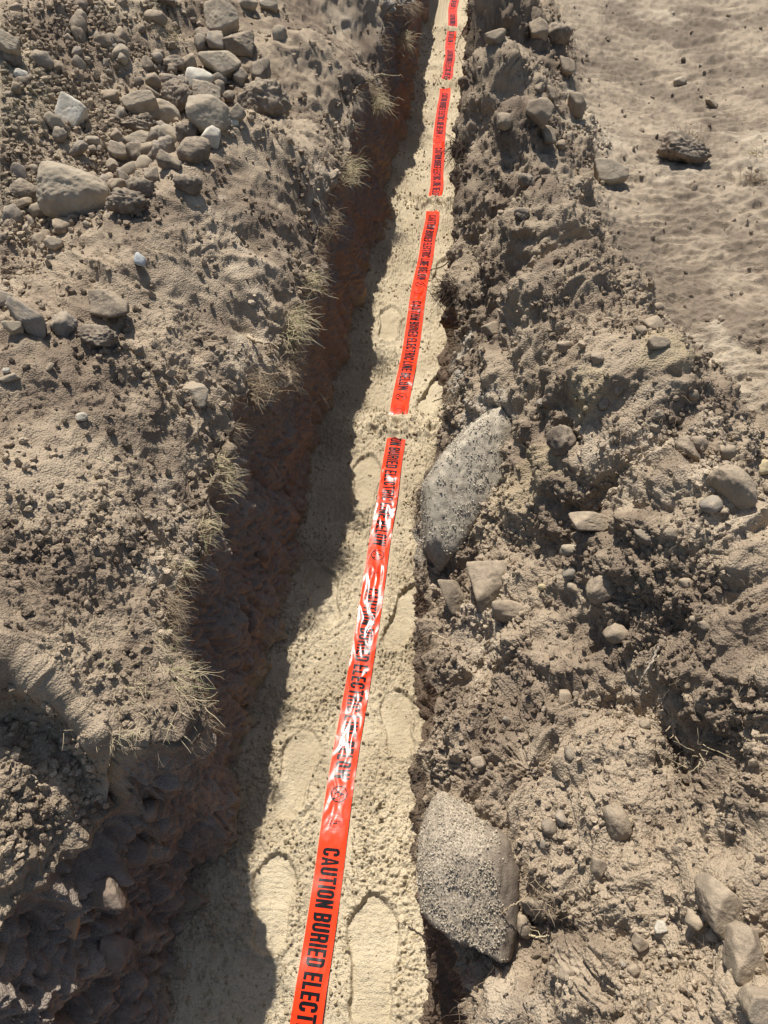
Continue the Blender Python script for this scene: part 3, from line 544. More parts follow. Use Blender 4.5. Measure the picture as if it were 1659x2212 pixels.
ROCKS = [
# --- left spoil heap, top
('boulder','big tan boulder at the top of the stone pile, beside the dry grass tuft','boulder',478,48,78,68,'ang','tan',-5),
('stone','flat grey brown stone under the big tan boulder at the top of the pile','stone',516,99,70,50,'ang','brown',-8),
('stone','pointed upright grey stone leaning against the big tan boulder','stone',466,91,38,46,'ang','grey',10),
('stone','small round brown stone left of the pointed upright stone','stone',433,93,27,36,'egg','grey',0),
('stone','pale wedge shaped stone with a sharp ridge below the pointed stone','stone',478,138,84,58,'ang','tan',-28),
('stone','squarish brown stone at the right end of the pile, above the big dusty boulder','stone',563,155,46,46,'ang','brown',8),
('stone','rounded grey stone lying alone right of the big tan boulder','stone',602,74,29,34,'egg','tan',-20),
('stone','whitish stained stone in the middle of the pile below the pale wedge','stone',430,180,60,52,'ang','pale',-30),
('boulder','large dusty brown boulder at the right side of the stone pile','boulder',568,224,100,78,'clod','brown',0),
('stone','tan blocky stone with a hollow front at the left of the pile','stone',305,227,72,56,'ang','tan',24),
('stone','tan triangular stone just behind the largest stone of the pile','stone',448,212,66,54,'ang','tan',-10),
('earth_clod','tall crumbly earth clod between the two tan stones of the pile','earth clod',381,214,56,68,'clod','clod',-35),
('stone','broad light stone with a rounded top in front of the blocky tan stone','stone',352,248,80,58,'egg','tan',0),
('boulder','largest grey tan stone in the centre of the pile with roots on its face','boulder',452,255,95,75,'ang','tan',-8),
('earth_clod','dark clod full of root hair at the left foot of the pile','earth clod',300,274,70,36,'clod','clod',0),
('stone','flat lens shaped stone over a dark gap at the front of the pile','stone',310,303,72,34,'ang','tan',6),
('stone','light oblong stone tilted to the right at the front of the pile','stone',369,298,56,38,'egg','tan',-48),
('earth_clod','rooty earth clod behind the small light block of stone','earth clod',402,289,46,42,'clod','clod',-20),
('stone','small light squarish stone at the right front of the pile','stone',457,298,40,43,'ang','pale',-15),
('stone','rough dusty stone just above the dark pointed stone at the pile front','stone',355,322,46,40,'clod','grey',20),
('stone','wide brown half round stone on the rim of the berm','stone',420,329,74,58,'egg','brown',8),
('stone','pale flat stone sliding down at the left front of the pile','stone',258,328,52,34,'ang','tan',-30),
('earth_clod','dark round clod in the hollow below the lens shaped stone','earth clod',300,335,42,44,'clod','clod',0),
('stone','dark pointed stone with a ragged top at the pile front','stone',368,352,50,36,'ang','brown',-20),
('boulder','big solitary boulder half covered in dust at the left of the berm','boulder',163,424,168,116,'egg','tan',-6),
('stone','brown boulder mostly buried left of the big solitary boulder','stone',53,414,64,48,'egg','brown',-10),
('stone','upright grey splinter of stone right of the big solitary boulder','stone',269,395,24,44,'ang','grey',-8),
('earth_clod','round earth clod right of the upright grey splinter','earth clod',304,411,54,38,'clod','clod',0),
('earth_clod','broad dark lump of earth below the upright grey splinter','earth clod',273,439,82,46,'clod','clod',-8),
('stone','small brown squarish stone between pile and solitary boulder','stone',328,378,31,31,'ang','brown',10),
('earth_clod','crumbly oval clod on the crest of the berm','earth clod',406,398,54,38,'clod','clod',-10),
('stone','egg shaped brown stone standing in the middle of the pile','stone',473,192,26,34,'egg','grey',0),
('stone','small stone under the pale wedge in the pile','stone',474,170,34,24,'egg','grey',0),
('stone','narrow stone standing between pale wedge and squarish brown stone','stone',519,170,28,36,'ang','tan',-35),
('stone','long slanted stone cut off by the left edge of the photo near the top','stone',14,96,72,36,'ang','tan',-28),
('stone','pale egg shaped stone on the gravelly slope at far left','stone',45,162,30,22,'egg','pale',-10),
('earth_clod','rough round clod below the long slanted stone at far left','earth clod',29,128,32,30,'clod','clod',0),
('stone','smooth round stone alone on the gravelly slope left of the grass tuft','stone',234,92,26,22,'egg','grey',-10),
('stone','pale chalky slab half buried in the gravelly slope','stone',155,250,62,66,'ang','pale',-35),
('stone','light stone in the crumbs under the big solitary boulder','stone',118,528,40,26,'ang','tan',-10),
('stone','flat stone at the top edge of the photo right of the tan boulder','stone',581,12,40,26,'ang','tan',0),
('stone','dark stone at the top edge of the photo above the grass tuft','stone',352,2,60,24,'ang','brown',0),
('stone','rounded stone at the top edge of the photo above the tan boulder','stone',535,9,46,26,'egg','tan',0),
('stone','small egg shaped stone left of the brown stones near the grass tuft','stone',339,125,25,23,'egg','grey',0),
('earth_clod','dark earthy lump under the small egg shaped stone','earth clod',374,138,44,32,'clod','clod',0),
('stone','low brown stone at the upper left side of the pile','stone',365,175,42,27,'egg','grey',0),
('stone','small grey stone touching the whitish stained stone','stone',396,178,26,24,'ang','grey',0),
('earth_clod','dark clod touching the egg shaped brown stone','earth clod',495,210,24,24,'clod','clod',0),
('stone','small pale stone tucked right of the largest stone of the pile','stone',503,262,24,26,'egg','pale',0),
('stone','thin stone leaning on the large dusty boulder','stone',512,248,28,34,'ang','tan',-50),
# --- left, middle
('stone','long grey wedge of stone by the left edge of the photo','stone',60,690,92,52,'ang','grey',-28),
('stone','stone cut by the left edge of the photo behind the long grey wedge','stone',10,648,46,34,'ang','grey',-15),
('stone','small light stone in front of the long grey wedge','stone',30,709,44,28,'ang','tan',4),
('earth_clod','upright dusty lump right of the long grey wedge','earth clod',140,706,47,52,'clod','grey',0),
('boulder','broad brown boulder capped with soil on the left bank','boulder',238,662,94,62,'ang','brown',-4),
('stone','low rounded lump below the broad brown boulder','stone',213,728,76,46,'clod','clod',0),
('stone','bluish white cobble on the left bank below the berm','stone',302,562,28,26,'egg','blue',-20),
('stone','angular stone sunk in the left bank above the grassy edge','stone',425,853,62,52,'ang','tan',-20),
('stone','small light stone alone on the smooth left bank','stone',176,901,27,19,'egg','pale',10),
('stone','pale sliver of stone by the left edge of the photo','stone',20,818,40,15,'ang','tan',24),
('stone','tiny white stone above the pale sliver at the left edge','stone',14,800,18,12,'egg','pale',0),
# --- left wall, near
('stone','ochre slab standing on edge in the shaded wall at lower left','stone',160,1985,32,76,'slab','slab',-14),
('boulder','square grey boulder bulging from the shaded wall at lower left','boulder',250,2050,66,66,'ang','grey',-18),
('boulder','dark rounded boulder in the shaded wall under the ledge','boulder',225,1930,90,80,'ang','brown',20),
('stone','grey stone set in the middle of the shaded near wall','stone',322,1752,38,54,'egg','grey',-10),
('stone','small knob of stone beside the square grey boulder','stone',302,2018,28,30,'egg','grey',0),
('boulder','blunt boulder in the shaded wall above the ochre slab','boulder',285,1835,80,62,'ang','brown',-30),
('stone','pointed stone jutting from the upper left wall half way along','stone',572,1190,30,52,'ang','brown',-20),
('stone','pale crusted stone at the foot of the left wall','stone',545,1345,30,56,'ang','pale',0),
# --- right bank
('boulder','large smooth tilted boulder on the outer side of the ridge','boulder',1586,1052,112,72,'egg','tan',-42),
('stone','yellowish cobble cut by the right edge of the photo','stone',1646,1010,44,34,'egg','yellow',0),
('stone','grey cobble above the large smooth tilted boulder','stone',1570,976,40,32,'egg','grey',0),
('earth_clod','dark round clod on the trench side just under the ridge','earth clod',1213,953,56,60,'clod','clod',20),
('stone','long dusty stone half buried right of the ridge','stone',1485,973,66,34,'egg','tan',-40),
('stone','dusty stone lying against the long half buried stone','stone',1510,958,42,34,'egg','tan',-25),
('stone','brown block in the small stone cluster on the outer slope','stone',1412,700,38,34,'ang','brown',20),
('stone','round stone just above the small stone cluster','stone',1422,665,24,22,'egg','grey',0),
('stone','round stone at the left of the small stone cluster','stone',1384,716,27,24,'egg','grey',0),
('stone','rough tan stone below the brown block of the small cluster','stone',1420,741,48,32,'ang','tan',12),
('stone','dust covered dome of stone on the ridge left side','stone',1222,750,42,28,'egg','tan',0),
('stone','low dusty stone right of the dust covered dome','stone',1290,775,30,26,'egg','tan',0),
('earth_clod','round clod on the ridge above the yellowish gravel','earth clod',1304,872,28,26,'clod','clod',0),
('stone','pale egg shaped stone on the ridge above the round clod','stone',1331,843,24,25,'egg','tan',-30),
('stone','small stone at the edge of the dirt field','stone',1497,853,24,21,'egg','grey',0),
('earth_clod','rough tan clod on the outer slope beside the yellowish gravel','earth clod',1423,898,27,24,'clod','clod',0),
('stone','wedge of tan stone in the trench side slope near the dark roots','stone',1064,712,42,32,'ang','tan',20),
('stone','rectangular stone with a white chip lying on the dirt field','stone',1315,377,76,54,'ang','tan',-3),
('earth_clod','large dark earth clod with dry grass growing on top, on the field','earth clod',1474,326,92,56,'clod','clod',-4),
('stone','waisted stone standing at the foot of the ridge','stone',1246,229,42,46,'ang','grey',0),
('stone','brown block standing by the foot of the ridge near the top','stone',1224,146,34,36,'ang','brown',0),
('stone','triangular stone on the ridge beside the dark root ball','stone',1162,66,42,42,'ang','tan',0),
('stone','small lone stone on the open dirt field','stone',1468,177,26,21,'ang','tan',0),
('stone','flat sliver of stone on the open dirt field','stone',1536,222,34,14,'slab','grey',-40),
('stone','rounded stone poking from the trench side of the ridge','stone',1089,262,32,36,'egg','grey',0),
('stone','broad dusty slab on the ridge crest','stone',1165,240,58,50,'ang','tan',-30),
('stone','squat grey stone below the broad dusty slab','stone',1182,296,34,40,'ang','grey',0),
('stone','dark square stone on the ridge above the white chalk patch','stone',1069,84,46,30,'ang','brown',8),
('earth_clod','dark clod on the ridge level with the rectangular stone','earth clod',1127,465,30,28,'clod','clod',0),
('stone','upright stone in the rubble at the ridge foot','stone',1165,190,22,24,'ang','grey',0),
('stone','pointed light stone in the rubble at the ridge foot','stone',1190,205,28,24,'ang','tan',-20),
('stone','grey stone at the toe of the ridge below the squat stone','stone',1212,312,18,20,'ang','grey',0),
('earth_clod','rough clod on the trench side of the ridge below the squat stone','earth clod',1137,393,34,30,'clod','clod',0),
('earth_clod','black root ball sitting on the outer foot of the ridge','earth clod',1207,72,50,44,'clod','clod',0),
('boulder','rounded boulder bulging from the right bank below the crusted sand','boulder',1060,1268,92,120,'ang','tan',8),
('stone','lower rounded stone jutting under the bulging boulder','stone',1098,1322,84,54,'egg','tan',-8),
('stone','flat faced stone at the rim left of the bulging boulder','stone',978,1285,50,84,'ang','brown',15),
('boulder','overhanging slab near the ridge crest casting a deep shadow','boulder',1275,1126,92,44,'ang','tan',2),
('stone','dusty dome of stone right of the overhanging slab','stone',1450,1153,34,27,'egg','tan',0),
('stone','low dusty stone left of the dusty dome','stone',1392,1160,42,30,'clod','clod',0),
('boulder','long dusty stone sunk in the trench side slope','boulder',1302,1270,76,60,'egg','tan',25),
('stone','oval dusty stone below the long sunk stone','stone',1330,1368,50,42,'egg','tan',30),
('stone','light cobble on the outer ridge near the twin cobbles','stone',1462,1219,27,22,'egg','tan',0),
('stone','dusty cobble in the row of cobbles on the outer ridge','stone',1480,1260,30,24,'egg','tan',0),
('stone','larger of the twin cobbles on the outer ridge','stone',1521,1351,28,21,'egg','tan',-20),
('stone','smaller of the twin cobbles on the outer ridge','stone',1499,1338,20,15,'egg','tan',-20),
('stone','yellowish pebble beside a nest of dark pebbles','stone',1170,1268,18,15,'egg','yellow',0),
('stone','small light stone between the long sunk stone and the cobbles','stone',1335,1315,17,22,'egg','tan',0),
('boulder','huge sand crusted boulder jutting out of the right trench wall','boulder',1011,1908,204,312,'ang','sandy',0),
('boulder','pale angular boulder crusted with whitish sand at the right edge of the sand bed','boulder',1009,1054,192,366,'ang','crust',0),
('stone','tall oval stone sunk upright in the lower right bank','stone',1332,1775,52,84,'egg','tan',12),
('stone','narrow stone below the tall oval stone','stone',1290,1872,30,44,'ang','tan',-10),
('boulder','angular tan boulder in the lower right bank with a shadow on its left','boulder',1550,1955,104,92,'ang','tan',-38),
('boulder','big rounded boulder near the lower right corner','boulder',1612,2062,96,124,'ang','grey',-20),
('boulder','boulder cut by the lower right corner of the photo','boulder',1640,2178,84,90,'ang','grey',0),
('stone','light angular stone in the crumbs near the bottom','stone',1381,2036,34,30,'ang','tan',-35),
('stone','small pale stone above the light angular stone','stone',1426,2002,28,24,'ang','pale',0),
('stone','dark oval stone in the hollow right of the huge crusted boulder','stone',1130,2000,36,58,'egg','brown',10),
('stone','brown stone above the dark oval stone','stone',1150,1955,60,40,'ang','brown',0),
]
for r in ROCKS:
    kw = {}
    if r[3] > 880 and r[8] in ('tan', 'grey', 'brown') and r[4] > 60 and 'rectangular' not in r[1] and 'lone' not in r[1]: r = r[:8] + ('dusty',) + r[9:]
    if r[3] < 600 and (r[4] > 1700 or 'wall' in r[1]) and r[8] != 'slab': r = r[:8] + ('wallstone',) + r[9:]
    if r[3] == 1011: kw = dict(lift=.30, seed=-1, depth=1.0)
    elif r[2] == 'boulder' and r[3] < 320 and r[4] > 1700: kw = dict(lift=.1)
    elif 'sunk' in r[1] or 'buried' in r[1]: kw = dict(lift=.15)
    elif r[3] == 1009: kw = dict(lift=-.05, seed=-2, depth=.7)
    elif r[3] > 900 and r[4] > 460: kw = dict(lift=.12 if r[7] == 'egg' else .3)
    stone(r[0], r[1], r[2], r[3], r[4], r[5], r[6], r[7], r[8], r[9] if len(r) > 9 else 0, **kw)

# loose pebbles: individually placed copies of a few shapes, resting on the finished ground
PEB = {}
for i in range(10):
    kind = ['ang', 'ang', 'clod', 'egg'][i % 4]; mt = ['dusty', 'grey', 'clod', 'tan', 'dusty'][i % 5]
    v, f = rock_shape(500 + i, 3, kind); me_o = mesh_obj('pebble', v, f, M[mt]); PEB[i] = me_o.data; bpy.data.objects.remove(me_o)
def visible(P):
    d = P - np.array([0, 0, CAM_H]); z = d @ FW; x = 829.5 + FPX * (d @ RT) / z; y = 1106 - FPX * (d @ UP) / z
    return (z > .3) & (x > 5) & (x < 1654) & (y > 3) & (y < 2208), x, y
def scatter_pebbles(P, Nn, mask, n, smin, smax, label, group, seed, name='pebble'):
    rg = np.random.default_rng(seed); F3 = P.reshape(-1, 3); N3 = Nn.reshape(-1, 3)
    vis, _, _ = visible(F3); idx = np.flatnonzero(vis & mask.ravel()); idx = rg.choice(idx, n, replace=False)
    for j in idx:
        s = smin + (smax - smin) * rg.random() ** 2.2; k = int(rg.integers(10))
        o = bpy.data.objects.new(name, PEB[k]); COL.objects.link(o)
        o.scale = (s * rg.uniform(.8, 1.3), s * rg.uniform(.7, 1.1), s * rg.uniform(.55, .9)); o.rotation_euler = rg.uniform(0, 6.28, 3) * np.array([.15, .15, 1])
        o.location = F3[j] + N3[j] * s * .28; tag(o, label, 'pebble', group)
topmask = QL > .03
scatter_pebbles(PL, NL, topmask & (PL[..., 1] > 2.0) & (QL > .75), 170, .012, .042, 'small stone lying loose on the gravelly heap at upper left', 'loose small stones on the left spoil heap', 1)
scatter_pebbles(PL, NL, topmask & (PL[..., 1] < 2.4) & (PL[..., 1] > .65), 20, .006, .014, 'small stone lying loose on the smoother near left bank', 'loose small stones on the near left bank', 2)
scatter_pebbles(PR, NRm, (FR < .5) & (QR > .12), 90, .006, .019, 'small stone lying loose on the slope of the right ridge', 'loose small stones on the right ridge', 3)
scatter_pebbles(PR, NRm, FR > .5, 18, .007, .018, 'small stone lying loose on the dirt field at right', 'loose small stones on the right field', 4)

# ------------------------------------------------------------------ crumbs too many to count
def crumbs(name, label, P, Nn, tone, weight, n, smin, smax, powr, mat, seed, sink=.25):
    rg = np.random.default_rng(seed); F3 = P.reshape(-1, 3).astype(float); N3 = Nn.reshape(-1, 3); T3 = np.asarray(tone).reshape(-1, 3)
    vis, _, py = visible(F3); w = weight.ravel() * vis; w = w / w.sum()
    cs = np.cumsum(w); idx = np.minimum(np.searchsorted(cs, rg.random(n)), len(cs) - 1)
    v, f = ICO[1]; nv = len(v)
    dist = np.linalg.norm(F3[idx] - np.array([0, 0, CAM_H]), axis=1)
    s = smin + (smax - smin) * rg.random(n) ** powr; s = s * (.7 + .3 * dist / 1.8)
    j = 1 + rg.uniform(-.42, .35, (n, nv)); V = v[None] * j[..., None] * (rg.uniform(.65, 1.2, (n, 1, 3)))
    a = rg.uniform(0, 6.28, n); c_, s_ = np.cos(a)[:, None], np.sin(a)[:, None]
    V = np.stack([V[..., 0] * c_ - V[..., 1] * s_, V[..., 0] * s_ + V[..., 1] * c_, V[..., 2]], -1) * s[:, None, None]
    V = V + (F3[idx] + N3[idx] * (s * (1 - 2 * sink) * .8)[:, None] + rg.normal(size=(n, 3)) * .0015)[:, None, :]
    Fc = f[None] + (np.arange(n) * nv)[:, None, None]
    tc = np.repeat(T3[idx] * rg.uniform(.78, 1.22, (n, 1)), nv, 0)
    o = mesh_obj(name, V.reshape(-1, 3), Fc.reshape(-1, 3), mat, tone=tc, smooth=False)
    tag(o, label, kind='stuff'); return o
wl_ = (QL > .0) * (.05 + .25 * sstep(.0, .5, nz(PL, .25, 121))) * (1 + 12.0 * sstep(.7, 1.2, QL) * sstep(1.6, 2.3, PL[..., 1]))
crumbs('soil_crumbs', 'crumbs of dry soil and grit strewn over the left bank', PL, NL, TL, wl_, 34000, .0008, .012, 8.0, SOIL, 31)
wr_ = (QR > .02) * ((.3 + 1.4 * sstep(.0, .5, nz(PR, .2, 122))) * (1 - FR) + FR * (.03 + .12 * sstep(.1, .5, nz(PR, .3, 123))))
crumbs('soil_crumbs', 'crumbs of dry soil and grit strewn over the right ridge and field', PR, NRm, TR, wr_, 38000, .0009, .010, 7.5, SOIL, 32)
for P_, N_, g_, sd in BIG:
    w_ = g_ * sstep(-.15, .25, N_[:, 2]) * (N_ @ -FW > .05) * (.15 + sstep(-.1, .35, nz(P_, .03, 150)))
    crumbs('sand_crumbs', 'coarse sand grains stuck on the huge crusted boulder' if sd == -1 else 'coarse whitish grains stuck on the pale angular boulder', P_[None], N_[None], np.ones((1, len(P_), 3)) * (np.array((.46, .395, .30)) if sd == -1 else np.array((.50, .445, .35))), w_[None], 8000, .0006, .0026, 2.5, SAND, 40 - sd, .35)
sx_, sy_ = PS[..., 0], PS[..., 1]
sm = np.zeros_like(sx_)
for (cx, cy, L, W, g) in PRINTS:
    dx, dy = sx_ - cx, sy_ - cy; a = dx * math.cos(g) + dy * math.sin(g); b = -dx * math.sin(g) + dy * math.cos(g)
    sm = np.maximum(sm, sstep(1.1, .95, np.sqrt((a / (W / 2)) ** 2 + np.abs(b / (L / 2)) ** 3)))
pl = np.zeros_like(sx_)
for gy, gh in GAPS: pl = np.maximum(pl, np.exp(-((sy_ - gy) / (gh + .01)) ** 2))
ws = (1 - sm * .95) * (.05 + sstep(.036, .045, np.abs(sx_ - tape_x(sy_)))) * (.25 + sstep(-.1, .5, nz(PS, .12, 124))) + pl * 1.2 + .8 * np.exp(-np.clip(sx_ - x_base_left(sy_), 0, 9) / .05)
NS = grid_normals(PS); NS = NS if NS[..., 2].mean() > 0 else -NS
crumbs('sand_crumbs', 'loose crumbs of damp sand along the trench bottom', PS, NS, np.ones(PS.shape) * np.array((.44, .355, .225)), ws, 26000, .0009, .0055, 5, SAND, 33)

# ================================================================== WARNING TAPE
TY = np.arange(-.9, 9.3, .0035); NTt = 25; TT = np.linspace(-1, 1, NTt)
def _tape_grid():
    global GAPS
    keep = GAPS; GAPS = []
    ty = TY[:, None]; cx = tape_x(TY)[:, None]
    sl_ = np.gradient(tape_x(TY), TY)[:, None]; ln = np.sqrt(1 + sl_ ** 2)
    x = cx + .038 * TT[None, :] / ln; y = ty - .038 * TT[None, :] * sl_ / ln
    base = sand_height(x, y, fine=False)
    k = np.ones(25) / 25; base = np.stack([np.convolve(np.pad(base[:, i], 12, 'edge'), k, 'valid') for i in range(NTt)], 1)
    base = base.mean(1, keepdims=True) * .5 + base * .5
    GAPS = keep
    P = np.stack([x, y, np.zeros_like(x)], -1)
    amt = .45 + .55 * sstep(.55, 1.3, y)
    c = .0026 * nz(P, .11, 131, (.5, 1.5, 1)) + .0013 * (1 - np.abs(nz(P, .05, 132, (.5, 1.6, 1))) * 3) * amt + .0006 * (1 - np.abs(nz(P, .026, 133, (.8, 1.3, 1))) * 3) * amt * sstep(-.1, .4, nz(P, .15, 136))
    c += .0006 * np.sin(y * 2 * np.pi / .045 + 5 * nz(P, .12, 134)) * sstep(2.0, 3.5, y)
    edge = np.abs(TT[None, :]) ** 4
    c = c * (1 - .55 * edge) + .0045 * sstep(.1, .5, nz(P, .25, 135)) * (TT[None, :] > 0) * TT[None, :] ** 2
    gapdip = np.zeros_like(x)
    for gy, gh in keep: gapdip = np.maximum(gapdip, np.exp(-((y - gy) / (gh + .004)) ** 4))
    z = base + .0075 + np.maximum(c, -.004) - gapdip * .006
    return np.stack([x, y, z], -1)
TG = _tape_grid(); TN = grid_normals(TG); TN = TN if TN[..., 2].mean() > 0 else -TN
def tape_at(s, t, off):
    """s: distance along the trench, t: -1..1 across the tape"""
    fi = np.clip((s - TY[0]) / (TY[1] - TY[0]), 0, len(TY) - 2.001); i = fi.astype(int); fi = fi - i
    fj = np.clip((t + 1) / 2 * (NTt - 1), 0, NTt - 1.001); j = fj.astype(int); fj = fj - j
    def bl(G): return (G[i, j] * ((1 - fi) * (1 - fj))[:, None] + G[i + 1, j] * (fi * (1 - fj))[:, None] + G[i, j + 1] * ((1 - fi) * fj)[:, None] + G[i + 1, j + 1] * (fi * fj)[:, None])
    return bl(TG) + bl(TN) * np.asarray(off)[..., None]
def gloss(name, col, rough, noise=True):
    m = bpy.data.materials.new(name); m.use_nodes = True; n, l = nodes(m); b = n['Principled BSDF']
    b.inputs['Base Color'].default_value = (*col, 1); b.inputs['Roughness'].default_value = rough; b.inputs['Specular IOR Level'].default_value = .15
    b.inputs['Coat Weight'].default_value = .05; b.inputs['Coat Roughness'].default_value = .05
    geo = n.new('ShaderNodeNewGeometry'); t = n.new('ShaderNodeTexNoise'); t.inputs['Scale'].default_value = 55; t.inputs['Detail'].default_value = 2; l.new(geo.outputs['Position'], t.inputs['Vector'])
    bp = n.new('ShaderNodeBump'); bp.inputs['Strength'].default_value = .25; bp.inputs['Distance'].default_value = .0012; l.new(t.outputs[0], bp.inputs['Height']); l.new(bp.outputs[0], b.inputs['Normal']); l.new(bp.outputs[0], b.inputs['Coat Normal'])
    return m
RED = gloss('red_orange_film', (.82, .045, .010), .24); INK = gloss('black_print', (.008, .008, .009), .24)
tape = mesh_obj('warning_tape', TG.reshape(-1, 3), grid_faces(len(TY), NTt), RED)
tag(tape, 'shiny red orange plastic warning tape with black lettering lying along the sand bed', 'warning tape')
class Ink:
    def __init__(s): s.v = []; s.f = []; s.n = 0; s.k = 0
    def patch(s, A, B, C_, D):      # quad in (s, t) space, split finely
        A, B, C_, D = map(np.array, (A, B, C_, D)); L1 = max(np.linalg.norm((B - A) * [1, .038]), np.linalg.norm((C_ - D) * [1, .038])); L2 = max(np.linalg.norm((D - A) * [1, .038]), np.linalg.norm((C_ - B) * [1, .038]))
        n1 = max(1, int(math.ceil(L1 / .0035))); n2 = max(1, int(math.ceil(L2 / .0035)))
        u = np.linspace(0, 1, n1 + 1)[:, None, None]; w = np.linspace(0, 1, n2 + 1)[None, :, None]
        q = (A * (1 - u) + B * u) * (1 - w) + (D * (1 - u) + C_ * u) * w
        s.k += 1; off = np.full((n1 + 1) * (n2 + 1), .00045 + .00004 * (s.k % 7)); q = q.reshape(-1, 2)
        s.v.append(tape_at(q[:, 0], q[:, 1], off)); s.f.append(grid_faces(n1 + 1, n2 + 1) + s.n); s.n += len(q)
    def path(s, pts, k, closed=False):
        pts = np.array(pts, float) * [1, .038]; n = len(pts); d = np.zeros_like(pts)
        for i in range(n):
            a = pts[i - 1] if (i > 0 or closed) else pts[i]; b = pts[(i + 1) % n] if (i < n - 1 or closed) else pts[i]; d[i] = b - a
        d /= np.linalg.norm(d, axis=1)[:, None] + 1e-12; nn = np.stack([-d[:, 1], d[:, 0]], 1)
        I = (pts + nn * k / 2) / [1, .038]; O = (pts - nn * k / 2) / [1, .038]
        for i in range(n if closed else n - 1):
            j = (i + 1) % n; s.patch(O[i], O[j], I[j], I[i])
    def build(s, name, parent, mat=None):
        if not s.v: return None
        return mesh_obj(name, np.concatenate(s.v), np.concatenate(s.f), mat or INK, parent)
def rr_path(w, r, a0=0, opened=None):
    """rounded outline of a letter w wide, 1 high, centre line at k/2 inside"""
K = .19
def arc(cx, cy, rx, ry, a, b, n=5): return [(cx + rx * math.cos(R(t)), cy + ry * math.sin(R(t))) for t in np.linspace(a, b, n)]
